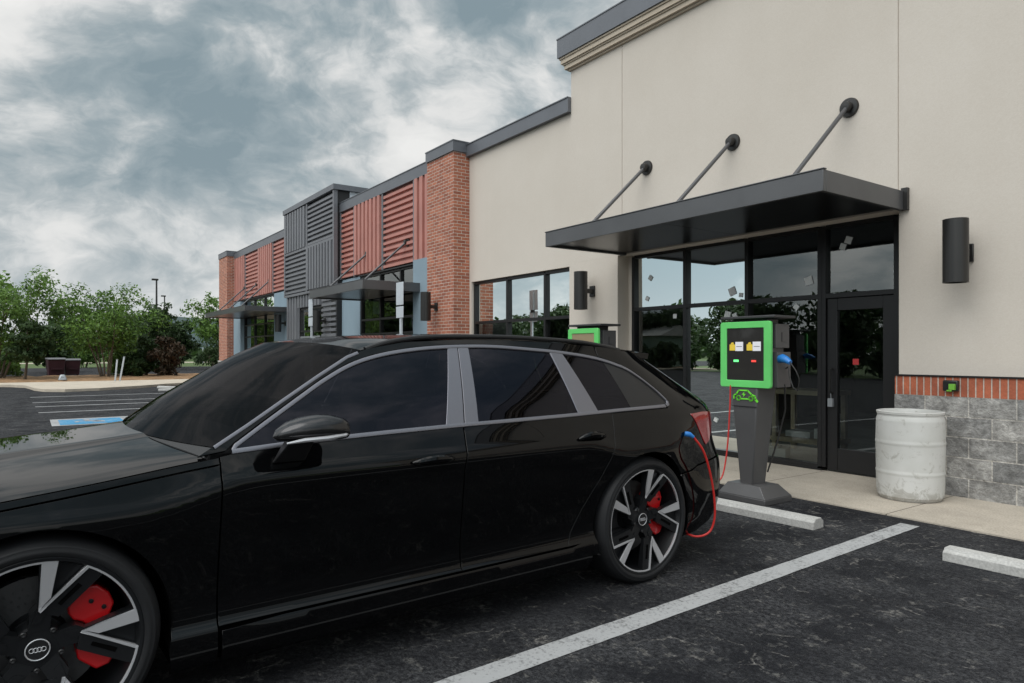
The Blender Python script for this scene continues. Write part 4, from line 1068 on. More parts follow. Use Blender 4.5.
# roof rails
for sg in (1, -1):
    pts = []
    for i in range(41):
        t = i/40; s = lerp(1.30, 3.02, t); z = zr(s); _, ye, _ = Fs(a_of(s, z), z)
        up_ = .020*min(1, 6*t, 6*(1-t))**.7
        pts.append(cw(s, sg*(ye-.012), z-.004+up_))
    b = MB(); b.tube(pts, .014*K, 10, flat=1.0)
    b.build('roof_rail', M['carplastic'], CAR, smooth=True)
# door handles
def handle(s0, s1, z, par, sg):
    b = MB(); a = (s0+s1)/2
    pts = []; n = 12
    for i in range(n+1):
        t = i/n; s = lerp(s0, s1, t); zz = z+.006*math.sin(PI*t) - .010*t*0
        x = Vector(Fs(a_of(s, zz), zz)); nr = Fn(a_of(s, zz), zz); p = x+nr*(.006+.022*math.sin(PI*t)**.5)
        pts.append(cw(p.x, p.y*sg, p.z))
    b.tube(pts, [(.008+.012*math.sin(PI*i/n)**.6)*K for i in range(n+1)], 10)
    b.build('handle', M['paint'], par, smooth=True)
for k, sg in enumerate((1, -1)):
    handle(1.385, 1.600, .858, FD[k], sg); handle(2.400, 2.600, .884, RD[k], sg)
    for par, sc_, zc_ in ((FD[k], 1.48, .856), (RD[k], 2.49, .882)):
        ring_ = [(sc_+.085*math.cos(2*PI*i/20), zc_-.002+.030*math.sin(2*PI*i/20)) for i in range(20)]
    # crisp highlights along the shoulder need a real crease: a slim blade on the lower doors
# tail lights
tl = [(a_of(3.44, .962), .962), (a_of(3.60, .966), .966), (A1-.22, .925), (A1-.22, .875), (a_of(3.74, .86), .86), (a_of(3.67, .77), .77), (a_of(3.61, .75), .75), (a_of(3.57, .80), .80), (a_of(3.50, .90), .90)]
panel('tail_light', tl, M['tail'], push=.006, h=.03)
# door mirrors
for k, sg in enumerate((1, -1)):
    b = MB()
    prof = [(.735, .02, 1.030), (.752, .42, 1.036), (.79, .70, 1.046), (.84, .90, 1.052), (.90, 1.0, 1.056), (.95, 1.0, 1.054), (.99, .93, 1.049), (1.018, .80, 1.045), (1.024, .72, 1.043)]
    rings = []; nn_ = 20
    for s, r_, zc_ in prof:
        rings.append([cw(s, sg*(1.045+.085*r_*(abs(math.cos(2*PI*i/nn_))**.8)*(1 if math.cos(2*PI*i/nn_) > 0 else -1)), zc_+(.054 if math.sin(2*PI*i/nn_) > 0 else .048)*r_*(abs(math.sin(2*PI*i/nn_))**.85)*(1 if math.sin(2*PI*i/nn_) > 0 else -1)) for i in range(nn_)])
    vs = [p for r_ in rings for p in r_]; N_ = len(rings)
    b.add(vs, [(i*nn_+j, i*nn_+(j+1) % nn_, (i+1)*nn_+(j+1) % nn_, (i+1)*nn_+j) for i in range(N_-1) for j in range(nn_)]+[tuple(range(nn_)), tuple((N_-1)*nn_+j for j in range(nn_))])
    mo = b.build('door_mirror', M['mirrorcap'], CAR, smooth=True, angle=60)
    if sg > 0: mo['label'] = 'black door mirror with a silver strip'
    b = MB(); b.tube([cw(.765, sg*1.118, 1.012), cw(.83, sg*1.126, 1.020), cw(.92, sg*1.130, 1.022), cw(1.0, sg*1.118, 1.028), cw(1.022, sg*1.095, 1.031)], [.004, .009, .010, .008, .005], 8); b.build('mirror_strip', M['rimsilver'], mo, smooth=True)
    b = MB(); b.hexa([cw(s, sg*y, .915) for s, y in ((.77, .925), (.90, .925), (.90, .945), (.77, .945))], [cw(s, sg*y, 1.012) for s, y in ((.80, .99), (.90, .99), (.90, 1.06), (.80, 1.06))]); b.build('mirror_foot', M['carplastic'], mo, bevel=.006)
    b = MB(); b.lathe([(0, 0), (1, 0)], (0, 0, 0), 20, 'x')
    b.v = [(1.0255*K, -sg*1.045*K+p[1]*.056*K, 1.043*K+p[2]*.034*K) for p in b.v]; b.build('mirror_glass', M['lens'], mo)
# wheel housings, floor
b = MB()
for sg in (1, -1):
    for cx in (0, 2.952):
        n_ = 28; v0 = [cw(cx+(AR+.004)*math.cos(PI*1.15*i/n_-.24), sg*.93, .366+(AR+.004)*math.sin(PI*1.15*i/n_-.24)) for i in range(n_+1)]
        v1 = [cw(cx+(AR+.004)*math.cos(PI*1.15*i/n_-.24), sg*.60, .366+(AR+.004)*math.sin(PI*1.15*i/n_-.24)) for i in range(n_+1)]
        b.add(v0+v1, [(i, i+1, n_+2+i, n_+1+i) for i in range(n_)]); b.poly(v1)
b.box(-.6*K, 3.75*K, -.88*K, .88*K, .20*K, .24*K) if False else None
for x0, x1 in ((.42, 2.5),): b.box(x0*K, x1*K, -.86*K, .86*K, .165*K, .26*K)
b.box(-.75*K, -.42*K, -.7*K, .7*K, .2*K, .30*K); b.box(3.36*K, 3.8*K, -.72*K, .72*K, .22*K, .3*K); b.box(-.42*K, .42*K, -.58*K, .58*K, .2*K, .3*K); b.box(2.5*K, 3.36*K, -.58*K, .58*K, .2*K, .3*K)
b.build('underbody', M['carcore'], CAR)
# cabin
b = MB()
for s0, y in ((1.35, .38), (1.35, -.38), (2.3, .42), (2.3, -.42), (2.3, 0)):
    b.hexa([cw(s, y+dy, .45) for s, dy in ((s0-.25, -.24), (s0+.28, -.24), (s0+.28, .24), (s0-.25, .24))], [cw(s, y+dy, .62) for s, dy in ((s0-.25, -.24), (s0+.28, -.24), (s0+.28, .24), (s0-.25, .24))])
    b.hexa([cw(s, y+dy, .60) for s, dy in ((s0+.20, -.24), (s0+.32, -.24), (s0+.32, .24), (s0+.20, .24))], [cw(s, y+dy, 1.10) for s, dy in ((s0+.36, -.2), (s0+.46, -.2), (s0+.46, .2), (s0+.36, .2))])
    b.hexa([cw(s, y+dy, 1.12) for s, dy in ((s0+.37, -.12), (s0+.45, -.12), (s0+.45, .12), (s0+.37, .12))], [cw(s, y+dy, 1.27) for s, dy in ((s0+.40, -.11), (s0+.46, -.11), (s0+.46, .11), (s0+.40, .11))])
b.build('seats', M['seat'], CAR, bevel=.03)
b = MB(); b.hexa([cw(s, y, .60) for s, y in ((.5, -.8), (.98, -.78), (.98, .78), (.5, .8))], [cw(s, y, .965) for s, y in ((.56, -.78), (.90, -.76), (.90, .76), (.56, .78))])
b.box(.42*K, 3.7*K, -.83*K, .83*K, .27*K, .31*K)
b.build('dashboard', M['seat'], CAR, bevel=.02)
b = MB(); b.tube([cw(.98+.06*math.sin(t)*.4, .38+.18*math.cos(t), .93+.18*math.sin(t)) for t in [2*PI*i/24 for i in range(25)]], .014*K, 8, cap=False); b.build('steering_wheel', M['seat'], CAR, smooth=True)

# ---- wheels
RR = .306
def pol(th, r, off_=0): a = R(th); return (r*RR*math.sin(a), r*RR*math.cos(a))
def ext(b, pts, y0, y1, cx, sg):
    """plate with outline (s, z) about the hub, between depths y0 (outer) and y1"""
    vs = [cw(cx+p[0], sg*y0(p) if callable(y0) else sg*y0, .366+p[1]) for p in pts]; n = len(pts)
    v2 = [cw(cx+p[0], sg*y1, .366+p[1]) for p in pts]
    b.add(vs+v2, [tuple(range(n)), tuple(range(2*n-1, n-1, -1))]+[(i, (i+1) % n, n+(i+1) % n, n+i) for i in range(n)])
def fy(o_):   # the face dishes in towards the hub
    return lambda p: .949-o_-.040*(1-clamp(math.hypot(*p)/RR))**1.2
def wheel(cx, sg, off_):
    b = MB(); c0 = cw(cx, 0, .366); Ky = -sg*K
    prof = [(RR+.006, .700), (RR+.012, .945), (RR+.004, .953), (RR-.006, .951), (RR-.016, .935), (RR-.030, .80), (RR-.05, .70)]
    b.lathe([(r*K, y*Ky) for r, y in prof], c0, 72, 'y', cap=False)
    b.lathe([(.0, .908*Ky), (.072*K, .908*Ky), (.078*K, .900*Ky), (.078*K, .80*Ky), (0, .80*Ky)], c0, 40, 'y')
    slots = []
    for k in range(5):
        t0 = 72*k+off_
        P = lambda th, r: pol((t0+th)*1.0, r)
        v0 = P(-2, .42); e0 = P(26, .985)
        # direction of the thin leg and its clockwise normal
        d = Vector((e0[0]-v0[0], e0[1]-v0[1])).normalized(); nn_ = Vector((d.y, -d.x))
        w2 = .205*RR
        leg = [v0, e0, P(30, .985), P(38, .985), (v0[0]+nn_.x*w2+d.x*.02, v0[1]+nn_.y*w2+d.y*.02)]
        ext(b, leg, fy(.006), .900, cx, sg)
        blade = [P(-1, .985), P(10, .985), P(11, .56), P(4, .30), P(-14, .28), P(-3, .42)]
        ext(b, blade, fy(.005), .895, cx, sg)
        c_ = Vector(v0)+nn_*(w2*.52); slots.append([tuple(c_+d*.052-nn_*.006), tuple(c_+d*.135-nn_*.008), tuple(c_+d*.135+nn_*.008), tuple(c_+d*.052+nn_*.006)])
        ext(b, [P(9, .985), P(27, .985), P(3, .46)], fy(.030), .885, cx, sg)                    # recessed wedge
        ext(b, [P(-30, .20), P(-12, .40), P(-2, .46), P(16, .44), P(28, .22)], fy(.010), .86, cx, sg)
    rim = b.build('wheel', M['rimdark'], CAR, smooth=True, angle=30)
    for sl in slots:
        b = MB(); ext(b, sl, fy(.0052), .93, cx, sg); b.build('spoke_slot_shade', M['carcore'], rim)  # black plate on the leg, painted as the shade inside a recessed slot
    rim['label'] = 'wheel with five split silver and dark spokes'
    b = MB()
    for k in range(5):
        t0 = 72*k+off_; P = lambda th, r: pol(t0+th, r)
        ext(b, [P(0, .985), P(9, .985), P(10, .57), P(-1.5, .43)], fy(.0), .93, cx, sg)
        v0 = Vector(P(-1.8, .43)); e0 = Vector(P(26, .985)); d = (e0-v0).normalized(); nn_ = Vector((d.y, -d.x))*.011
        ext(b, [tuple(v0), tuple(e0), tuple(e0+nn_), tuple(v0+nn_*.9)], fy(.0), .93, cx, sg)
        arc_o = [P(26+46*i/12, .992) for i in range(13)]; arc_i = [P(26+46*i/12, .952) for i in range(13)]
        ext(b, arc_o+arc_i[::-1], fy(.0), .93, cx, sg)
    b.build('spoke_facing', M['rimsilver'], rim, bevel=.0015)
    b = MB()
    tp = [(RR+.002, .70), (RR+.012, .72), (.352, .722), (.371, .745), (.3745, .78), (.3745, .875), (.371, .915), (.360, .940), (.350, .950), (.348, .9525), (.345, .9535), (.343, .953), (.335, .957), (.330, .9585), (.326, .958), (RR+.008, .953), (RR+.002, .945)]
    b.lathe([(r*K, y*Ky) for r, y in tp], c0, 96, 'y', cap=False); b.build('tyre', M['rubber'], rim, smooth=True, angle=50)
    b = MB(); b.lathe([(.09*K, .80*Ky), (.215*K, .80*Ky), (.217*K, .79*Ky), (.217*K, .76*Ky), (.09*K, .76*Ky)], c0, 64, 'y', cap=False)
    for i in range(40):
        for rr_ in (.13, .155, .18):
            a = 2*PI*(i/40)+rr_*9; b.lathe([(0, .8006*Ky), (.004*K, .8006*Ky)], (c0[0]+rr_*K*math.cos(a), 0, c0[2]+rr_*K*math.sin(a)), 6, 'y')
    b.build('brake_disc', M['disc'], rim, smooth=True, angle=30)
    b = MB(); b.lathe([(.0, .835*Ky), (.085*K, .835*Ky), (.095*K, .80*Ky), (.0, .79*Ky)], c0, 32, 'y'); b.build('brake_hat', M['rimdark'], rim, smooth=True)
    # caliper: two lobes with a waist, rearward of the hub
    b = MB(); outl = [(42, .160), (44, .212), (50, .232), (60, .240), (69, .236), (75, .214), (80, .200), (85, .214), (92, .236), (104, .241), (116, .234), (123, .205), (121, .162), (110, .142), (98, .140), (90, .160), (80, .172), (71, .158), (62, .140), (50, .142)]
    pts = [((r+(.012 if r > .19 else -.020))*math.sin(R(80+(t-80)*1.1)), (r+(.012 if r > .19 else -.020))*math.cos(R(80+(t-80)*1.1))) for t, r in outl]
    ext(b, pts, .868, .81, cx, sg); ext(b, [(p[0]*.985, p[1]*.985) for p in pts], .81, .75, cx, sg)
    b.build('brake_caliper', M['caliper'], rim, bevel=.008, segs=3)
    for t_, r_ in ((54, .195), (108, .195), (66, .215), (96, .215)):
        b = MB(); b.lathe([(.008*K, .866*Ky), (.008*K, .874*Ky), (0, .875*Ky)], (c0[0]+r_*K*math.sin(R(t_)), 0, c0[2]+r_*K*math.cos(R(t_))), 8, 'y'); b.build('caliper_bolt', M['rimdark'], rim)
    for k in range(5):
        b = MB(); a = R(72*k+off_+36); b.lathe([(.0095*K, .912*Ky), (.0095*K, .918*Ky), (.006*K, .921*Ky), (0, .919*Ky)], (c0[0]+.056*K*math.sin(a)*1.25, 0, c0[2]+.056*K*math.cos(a)*1.25), 8, 'y'); b.build('wheel_bolt', M['carplastic'], rim, smooth=True)
    b = MB(); b.lathe([(0, .916*Ky), (.036*K, .916*Ky), (.037*K, .913*Ky), (.037*K, .90*Ky)], c0, 32, 'y'); cap = b.build('hub_cap', M['carplastic'], rim, smooth=True)
    b = MB()
    def torus(cx_, cz_, r_, t_):
        b.tube([(c0[0]+(cx_+r_*math.cos(a))*K, .9175*Ky, c0[2]+(cz_+r_*math.sin(a))*K) for a in [2*PI*i/24 for i in range(25)]], t_*K, 6, cap=False)
    torus(0, 0, .0345, .0022)
    for i in range(4): torus(-.0165+.011*i, 0, .0072, .0013)
    b.build('emblem', M['rimsilver'], rim, smooth=True)
wheel(0, 1, 2); wheel(2.952, 1, 4); wheel(0, -1, 10); wheel(2.952, -1, 40)
# ------------------------------------------------------------------ charging stations
M['stgrey'] = mat('grey_station_metal', (.085, .084, .086), .45, .25, var=.1, vscale=2)
M['stdark'] = mat('dark_station_plastic', (.035, .035, .037), .45)
M['stgreen'] = mat('green_station_frame', (.13, .60, .15), .5, var=.1, vscale=3)
M['lime'] = mat('lime_logo', (.16, .72, .04), .5)
M['screen'] = mat('station_screen', (.028, .026, .025), .18, coat=.4)
M['screentan'] = mat('tan_screen', (.30, .235, .14), .4)
M['icony'] = mat('yellow_icon', (.55, .40, .04), .4, emit=(.7, .5, .05), estr=.25)
M['iconw'] = mat('white_icon', (.55, .55, .58), .4, emit=(.6, .6, .65), estr=.3)
M['ledg'] = mat('green_led', (.1, .7, .2), .4, emit=(.15, 1, .25), estr=.9)
M['ledr'] = mat('red_led', (.6, .05, .04), .4, emit=(1, .08, .06), estr=.5)
M['cable'] = mat('red_cable', (.50, .022, .018), .42)
M['plug'] = mat('blue_plug', (.02, .17, .50), .38)
M['bcable'] = mat('black_cable', (.012, .012, .012), .5)

def rrect(x0, x1, z0, z1, r, n=5):
    out = []
    for cx, cz, a0 in ((x1-r, z1-r, 0), (x0+r, z1-r, 90), (x0+r, z0+r, 180), (x1-r, z0+r, 270)):
        out += [(cx+r*math.cos(R(a0+90*i/n)), cz+r*math.sin(R(a0+90*i/n))) for i in range(n+1)]
    return out
def station(x, y, label, tan=False):
    o = thing('charging_station', label, 'charging station', (x, y, 0), 0, 'car charging stations')
    def P(name, m, par=o, **kw):
        b = MB(); b.fin = lambda: b.build(name, m, par, **kw); return b
    b = P('base', M['stgrey'], bevel=.006)
    b.hexa([(-.27, -.17, 0), (.27, -.17, 0), (.27, .27, 0), (-.27, .27, 0)], [(-.27, -.17, .055), (.27, -.17, .055), (.27, .27, .055), (-.27, .27, .055)])
    b.hexa([(-.27, -.17, .0555), (.27, -.17, .0555), (.27, .27, .0555), (-.27, .27, .0555)], [(-.19, -.12, .165), (.18, -.12, .165), (.18, .18, .165), (-.19, .18, .165)]); b.fin()
    b = P('column', M['stgrey'], bevel=.012)
    b.hexa([(-.075, -.075, .15), (.065, -.075, .15), (.09, .10, .15), (-.09, .10, .15)], [(-.165, -.10, 1.14), (.14, -.10, 1.14), (.18, .15, 1.14), (-.18, .15, 1.14)]); b.fin()
    b = P('column_seam', M['stdark']); b.hexa([(-.152, -.103, .925), (.128, -.103, .925), (.128, -.09, .925), (-.152, -.09, .925)], [(-.153, -.1035, .932), (.129, -.1035, .932), (.129, -.09, .932), (-.153, -.09, .932)]); b.fin()
    b = P('housing', M['stgrey'], bevel=.012); b.box(-.255, .255, -.0715, .16, 1.13, 1.73); b.fin()
    b = P('side_box', M['stgrey'], bevel=.008); b.box(.256, .30, -.02, .20, 1.12, 1.46); b.box(.256, .285, -.02, .20, 1.50, 1.73); b.box(.2855, .289, .09, .15, 1.56, 1.65); b.fin()
    b = P('side_panel', M['stdark']); b.box(.2856, .2885, .07, .15, 1.56, 1.65); b.fin()
    b = P('roof_visor', M['stdark'], bevel=.006); b.box(-.285, .33, -.11, .24, 1.785, 1.812); b.box(-.2, .2, -.03, .15, 1.731, 1.784); b.fin()
    b = P('screen_frame', M['stgreen'], bevel=.005)
    out = rrect(-.288, .288, 1.112, 1.757, .024); inn = rrect(-.212, .212, 1.182, 1.694, .008); n = len(out)
    for y0, y1 in ((-.108, -.072),):
        vs = [(p[0], y0, p[1]) for p in out]+[(p[0], y0, p[1]) for p in inn]+[(p[0], y1, p[1]) for p in out]+[(p[0], y1, p[1]) for p in inn]
        fs = []
        for i in range(n):
            j = (i+1) % n
            fs += [(i, j, n+j, n+i), (2*n+i, 3*n+i, 3*n+j, 2*n+j), (i, 2*n+i, 2*n+j, j), (n+i, n+j, 3*n+j, 3*n+i)]
        b.add(vs, fs)
    b.fin()
    b = P('screen', M['screentan' if tan else 'screen']); b.box(-.213, .213, -.100, -.057, 1.181, 1.695); sc_ = b.fin()
    if not tan:
        for cx in (-.10, .10):
            b = P('screen_icon', M['icony'], sc_); b.box(cx-.080, cx-.015, -.1025, -.1002, 1.475, 1.535); b.prism([(cx-.07, 1.536), (cx-.03, 1.536), (cx-.035, 1.555), (cx-.055, 1.555)], 'y', -.1025, -.1002); b.fin()
            b = P('screen_tile', M['iconw'], sc_); b.box(cx-.012, cx+.078, -.1025, -.1002, 1.47, 1.56); b.fin()
            b = P('tile_line', M['stdark'], sc_); b.box(cx+.0, cx+.066, -.1035, -.1026, 1.512, 1.517); b.fin()
        b = P('green_light', M['ledg'], sc_); b.box(-.130, -.075, -.105, -.1002, 1.362, 1.384); b.fin()
        b = P('red_light', M['ledr'], sc_); b.box(.075, .125, -.105, -.1002, 1.362, 1.382); b.fin()
        b = P('socket_slot', M['bcable'], sc_); b.box(-.13, -.075, -.105, -.1002, 1.388, 1.400); b.box(.07, .12, -.105, -.1002, 1.386, 1.400); b.fin()
    # car outline with a charging bolt on the column
    b = P('car_logo', M['lime'])
    def lp(pts, wd=.011, closed=False):
        pts = [Vector((p[0], p[1])) for p in pts]
        for i in range(len(pts) if closed else len(pts)-1):
            p, q = pts[i], pts[(i+1) % len(pts)]; d = (q-p).normalized(); n_ = Vector((-d.y, d.x))*wd/2; p = p-d*wd*.3; q = q+d*wd*.3
            yy = lambda z: -.1045-.0
            b.add([(p.x-n_.x, yy(0), p.y-n_.y), (q.x-n_.x, yy(0), q.y-n_.y), (q.x+n_.x, yy(0), q.y+n_.y), (p.x+n_.x, yy(0), p.y+n_.y),
                   (p.x-n_.x, -.098, p.y-n_.y), (q.x-n_.x, -.098, q.y-n_.y), (q.x+n_.x, -.098, q.y+n_.y), (p.x+n_.x, -.098, p.y+n_.y)], [(0, 1, 2, 3), (4, 5, 6, 7), (0, 1, 5, 4), (1, 2, 6, 5), (2, 3, 7, 6), (3, 0, 4, 7)])
    Z = 1.0
    lp([(-.128, Z+.0), (-.128, Z+.032), (-.10, Z+.045), (-.07, Z+.083), (.03, Z+.083), (.075, Z+.045), (.115, Z+.03), (.12, Z+.0)], .013)
    for cx in (-.075, .068): lp([(cx+.022*math.cos(2*PI*i/12), Z+.006+.022*math.sin(2*PI*i/12)) for i in range(12)], .010, True)
    lp([(-.05, Z+.0), (.04, Z+.0)], .013); lp([(.12, Z+.0), (.14, Z-.02)], .02)
    b.add([(-.005, -.1046, Z+.072), (-.035, -.1046, Z+.040), (-.015, -.1046, Z+.040), (-.02, -.1046, Z+.016), (.012, -.1046, Z+.048), (-.008, -.1046, Z+.048)], [(0, 1, 2, 3, 4, 5)])
    b.fin()
    # holstered plug with its thin lead
    b = P('holster_plug', M['plug'], smooth=True); b.tube([(.30, .02, 1.39), (.345, .0, 1.40), (.40, -.02, 1.385), (.445, -.03, 1.36)], [.038, .042, .034, .022], 12); hp = b.fin()
    b = P('holster_lead', M['bcable'], smooth=True); b.tube([(.445, -.03, 1.36), (.50, -.03, 1.29), (.53, -.02, 1.21), (.50, 0, 1.10), (.44, .02, 1.13), (.38, .06, 1.22), (.34, .10, 1.32), (.30, .12, 1.30)], .006, 6); b.tube([(.30, .10, 1.15), (.27, .16, .9), (.2, .14, .6), (.12, .09, .28)], .008, 6); b.fin()
    return o
station(-4.193, 5.85, 'charging station with a lit dark screen in a green frame, beside the entrance door')
station(-6.60, 5.85, 'charging station with a plain tan screen, half hidden behind the car roof', True)

CM = Matrix.Translation(CAR.location) @ Matrix.Rotation(R(92), 4, 'Z')
def c2w(s, y, z): return tuple(CM @ Vector(cw(s, y, z)))
def bez(pts, n=10):
    """smooth path through points"""
    P = [Vector(p) for p in pts]; out = []
    for i in range(len(P)-1):
        p0 = P[max(i-1, 0)]; p1 = P[i]; p2 = P[i+1]; p3 = P[min(i+2, len(P)-1)]
        for k in range(n):
            t = k/n; out.append(.5*((2*p1)+(p2-p0)*t+(2*p0-5*p1+4*p2-p3)*t*t+(3*p1-p0-3*p2+p3)*t**3))
    out.append(P[-1]); return out
pa = a_of(3.305, .850); px_ = Vector(Fs(pa, .850)); pn = Fn(pa, .850)
o = thing('charging_cable', 'red charging cable with a blue plug drooping from the car to the station', 'cable', (-3.6, 4.5, 0))
oo = (-3.6, 4.5, 0)
b = MB(oo); p0 = px_+pn*.004; p1 = px_+pn*.022+Vector((.018, 0, -.008)); p2 = px_+pn*.034+Vector((.042, 0, -.028))
b.tube([c2w(*p0), c2w(*(p0*.5+p1*.5)), c2w(*p1), c2w(*p2)], [.015, .018, .017, .011], 14); b.build('plug', M['plug'], o, smooth=True)
b = MB(oo)
path = [tuple(p2), (3.415, 1.00, .74), (3.475, 1.005, .60), (3.515, 1.005, .45), (3.53, 1.0, .32), (3.515, .985, .235), (3.475, .965, .20), (3.43, .93, .19), (3.41, .85, .19), (3.44, .72, .10), (3.55, .55, .02), (3.75, .40, .018), (4.2, .10, .018)]
wp = [c2w(*p) for p in path]+[(-4.40, 5.05, .018), (-4.44, 5.34, .06), (-4.41, 5.50, .165), (-4.375, 5.63, .22), (-4.365, 5.70, .50), (-4.36, 5.735, .9), (-4.36, 5.745, 1.13)]
b.tube(bez(wp), .0074, 10); b.build('lead', M['cable'], o, smooth=True)

# ------------------------------------------------------------------ planting
M['leaf1'] = leaf_mat('bright_leaf', (.016, .042, .010), (.17, .30, .06), .9)
M['leaf2'] = leaf_mat('dark_leaf', (.014, .030, .011), (.055, .10, .030), .9)
M['leaf3'] = leaf_mat('reddish_leaf', (.020, .022, .011), (.085, .050, .030), 1.2)
M['bark'] = mat('grey_brown_bark', (.11, .085, .06), .9, var=.35, vscale=6, stretch=(1, 1, .2))
M['flower'] = mat('white_blossom', (.55, .55, .50), .7)

def blob_crown(rg, clumps, n, size, flat=.0):
    """leaf quads scattered through clumps (centre, radius) — denser to the outside"""
    V = []; F = []
    wts = [c[1]**2 for c in clumps]; tot = sum(wts)
    for (c, r), w_ in zip(clumps, wts):
        for _ in range(int(n*w_/tot)):
            d = Vector((rg.gauss(0, 1), rg.gauss(0, 1), rg.gauss(0, 1))).normalized(); q = r*(rg.random()**.45)
            p = Vector(c)+Vector((d.x*q, d.y*q, d.z*q*.8))
            nn = (d*.7+Vector((rg.gauss(0, .5), rg.gauss(0, .5), rg.gauss(0, .5)+.35))).normalized()
            a = nn.orthogonal().normalized(); a = Matrix.Rotation(rg.random()*6.28, 3, nn) @ a; bb = nn.cross(a)
            s = size*(.6+.8*rg.random()); k = len(V)
            V += [p-a*s, p-bb*s*.45, p+a*s, p+bb*s*.45]; F.append((k, k+1, k+2, k+3))
    return V, F
def foliage(name, V, F, m, parent):
    me = bpy.data.meshes.new(name); me.from_pydata([tuple(v) for v in V], [], F); me.materials.append(m)
    o = bpy.data.objects.new(name, me); C.objects.link(o); o.parent = parent; return o
def tree(x, y, h, rad, seed, label, lm='leaf1', n=5200, stems=6, bare=.28, size=.17, group='trees beyond the car park', flowers=0, spread=.75, name='leafy_tree', z=0.0, cat='tree'):
    rg = random.Random(seed); o = thing(name, label, cat, (x, y, z), 0, group)
    b = MB(); clumps = []
    for i in range(stems):
        a = 2*PI*i/stems+rg.random()*.7; r0 = .10+.12*rg.random() if stems > 1 else 0
        tip = Vector((math.cos(a)*rad*spread*(.35+.6*rg.random()), math.sin(a)*rad*spread*(.35+.6*rg.random()), h*(.62+.3*rg.random())))
        base = Vector((math.cos(a)*r0, math.sin(a)*r0, -.1)); mid = base.lerp(tip, .5)+Vector((rg.gauss(0, .12), rg.gauss(0, .12), h*.06))
        pts = bez([base, base.lerp(mid, .5)+Vector((rg.gauss(0, .05), rg.gauss(0, .05), .1)), mid, tip], 5)
        rr_ = (.055 if stems > 1 else .12)*(h/5)
        b.tube(pts, [lerp(rr_, rr_*.25, k/(len(pts)-1)) for k in range(len(pts))], 7)
        for j in range(5):
            t = .35+.6*rg.random(); p = pts[int(t*(len(pts)-1))]
            q = p+Vector((rg.gauss(0, .45)*rad*.5, rg.gauss(0, .45)*rad*.5, h*(.06+.16*rg.random())))
            b.tube([p, p.lerp(q, .5)+Vector((0, 0, .06)), q], [rr_*.4, rr_*.25, rr_*.1], 5)
            if q.z > h*bare: clumps.append((q, rad*(.16+.16*rg.random())))
        clumps.append((tip, rad*(.2+.15*rg.random())))
    b.build('trunk', M['bark'], o, smooth=True, angle=180)
    # filling clumps over a ragged dome
    for i in range(30):
        a = rg.random()*6.28; u = rg.random()**.6; zz = h*(bare+.05+(1-bare)*.86*rg.random())
        prof = math.sin(PI*clamp((zz/h-bare*.7)/(1.12-bare*.7)))**.6
        clumps.append((Vector((math.cos(a)*rad*u*prof, math.sin(a)*rad*u*prof, zz)), rad*(.13+.2*rg.random())))
    # airy top sprays
    for i in range(12):
        a = rg.random()*6.28; u = rg.random(); clumps.append((Vector((math.cos(a)*rad*u*.85, math.sin(a)*rad*u*.85, h*(.90+.10*rg.random()-.12*u))), rad*.10))
    V, F = blob_crown(rg, clumps, n, size)
    foliage('crown', V, F, M[lm], o)
    if flowers:
        V, F = blob_crown(rg, [(c[0], c[1]*1.05) for c in clumps], flowers, .06); foliage('blossom', V, F, M['flower'], o)
    return o
def shrub(x, y, h, rad, seed, label, lm='leaf2', n=1800, size=.11, group='shrubs in the planted bed', z=.08):
    rg = random.Random(seed); o = thing('shrub', label, 'shrub', (x, y, z), 0, group)
    b = MB(); cl = []
    for i in range(6):
        a = 2*PI*i/6+rg.random(); q = Vector((math.cos(a)*rad*.5, math.sin(a)*rad*.5, h*.6)); b.tube([(0, 0, -.05), q*.5, q], [.03, .02, .01], 5)
    b.build('stem', M['bark'], o)
    for i in range(26):
        a = rg.random()*6.28; u = rg.random()**.5; zz = h*(.12+.78*rg.random()); pr = (1-(zz/h)**2.2)**.5
        cl.append((Vector((math.cos(a)*rad*u*.8*pr, math.sin(a)*rad*u*.8*pr, zz)), rad*(.22+.16*rg.random())))
    V, F = blob_crown(rg, cl, n, size); foliage('foliage', V, F, M[lm], o); return o
def at(u, t_x):   # ground point on the sight line of column u at world X = t_x  (used once, to lay the place out)
    a = (u-512)/687; th = R(54.84); dx, dy = -math.sin(th)+math.cos(th)*a, math.cos(th)+math.sin(th)*a
    return t_x, t_x/dx*dy
def T(u, X, h, rad, seed, label, **kw):
    x, y = at(u, X); return tree(x, y, h, rad, seed, label, **kw)
T(-3, -43.5, 5.6, 3.0, 11, 'big bright green crape myrtle at the left edge of the photo', flowers=90, n=9000, size=.09)
T(106, -43.0, 4.9, 2.7, 12, 'spreading many stemmed crape myrtle with white blossom, between bins and shrubs', flowers=160, n=9000, size=.09, bare=.32)
T(24, -41.5, 3.1, 1.25, 13, 'small dark round tree on a thin stem in the mulch left of the bins', lm='leaf2', n=2600, stems=1, bare=.30, size=.11, cat='tree')
T(50, -60, 3.3, 1.9, 14, 'dark leafy tree behind the maroon bins', lm='leaf2', n=4200, bare=.18)
T(152, -62, 5.0, 2.2, 15, 'dark tree rising behind the reddish shrub', lm='leaf2', n=4200, bare=.12)
T(178, -70, 4.4, 2.1, 16, 'low green tree behind the reddish shrub, right of it', lm='leaf2', n=3600, bare=.1)
T(214, -66, 6.6, 2.8, 17, 'open leafy tree just left of the far brick pier', n=3200, size=.15, bare=.30, flowers=40)
T(-40, -52, 6.4, 3.2, 18, 'bright leafy tree behind, cut off by the left edge of the photo', n=4200)
T(84, -76, 3.4, 2.4, 19, 'green tree seen through the gap above the bins', n=4200, bare=.15)
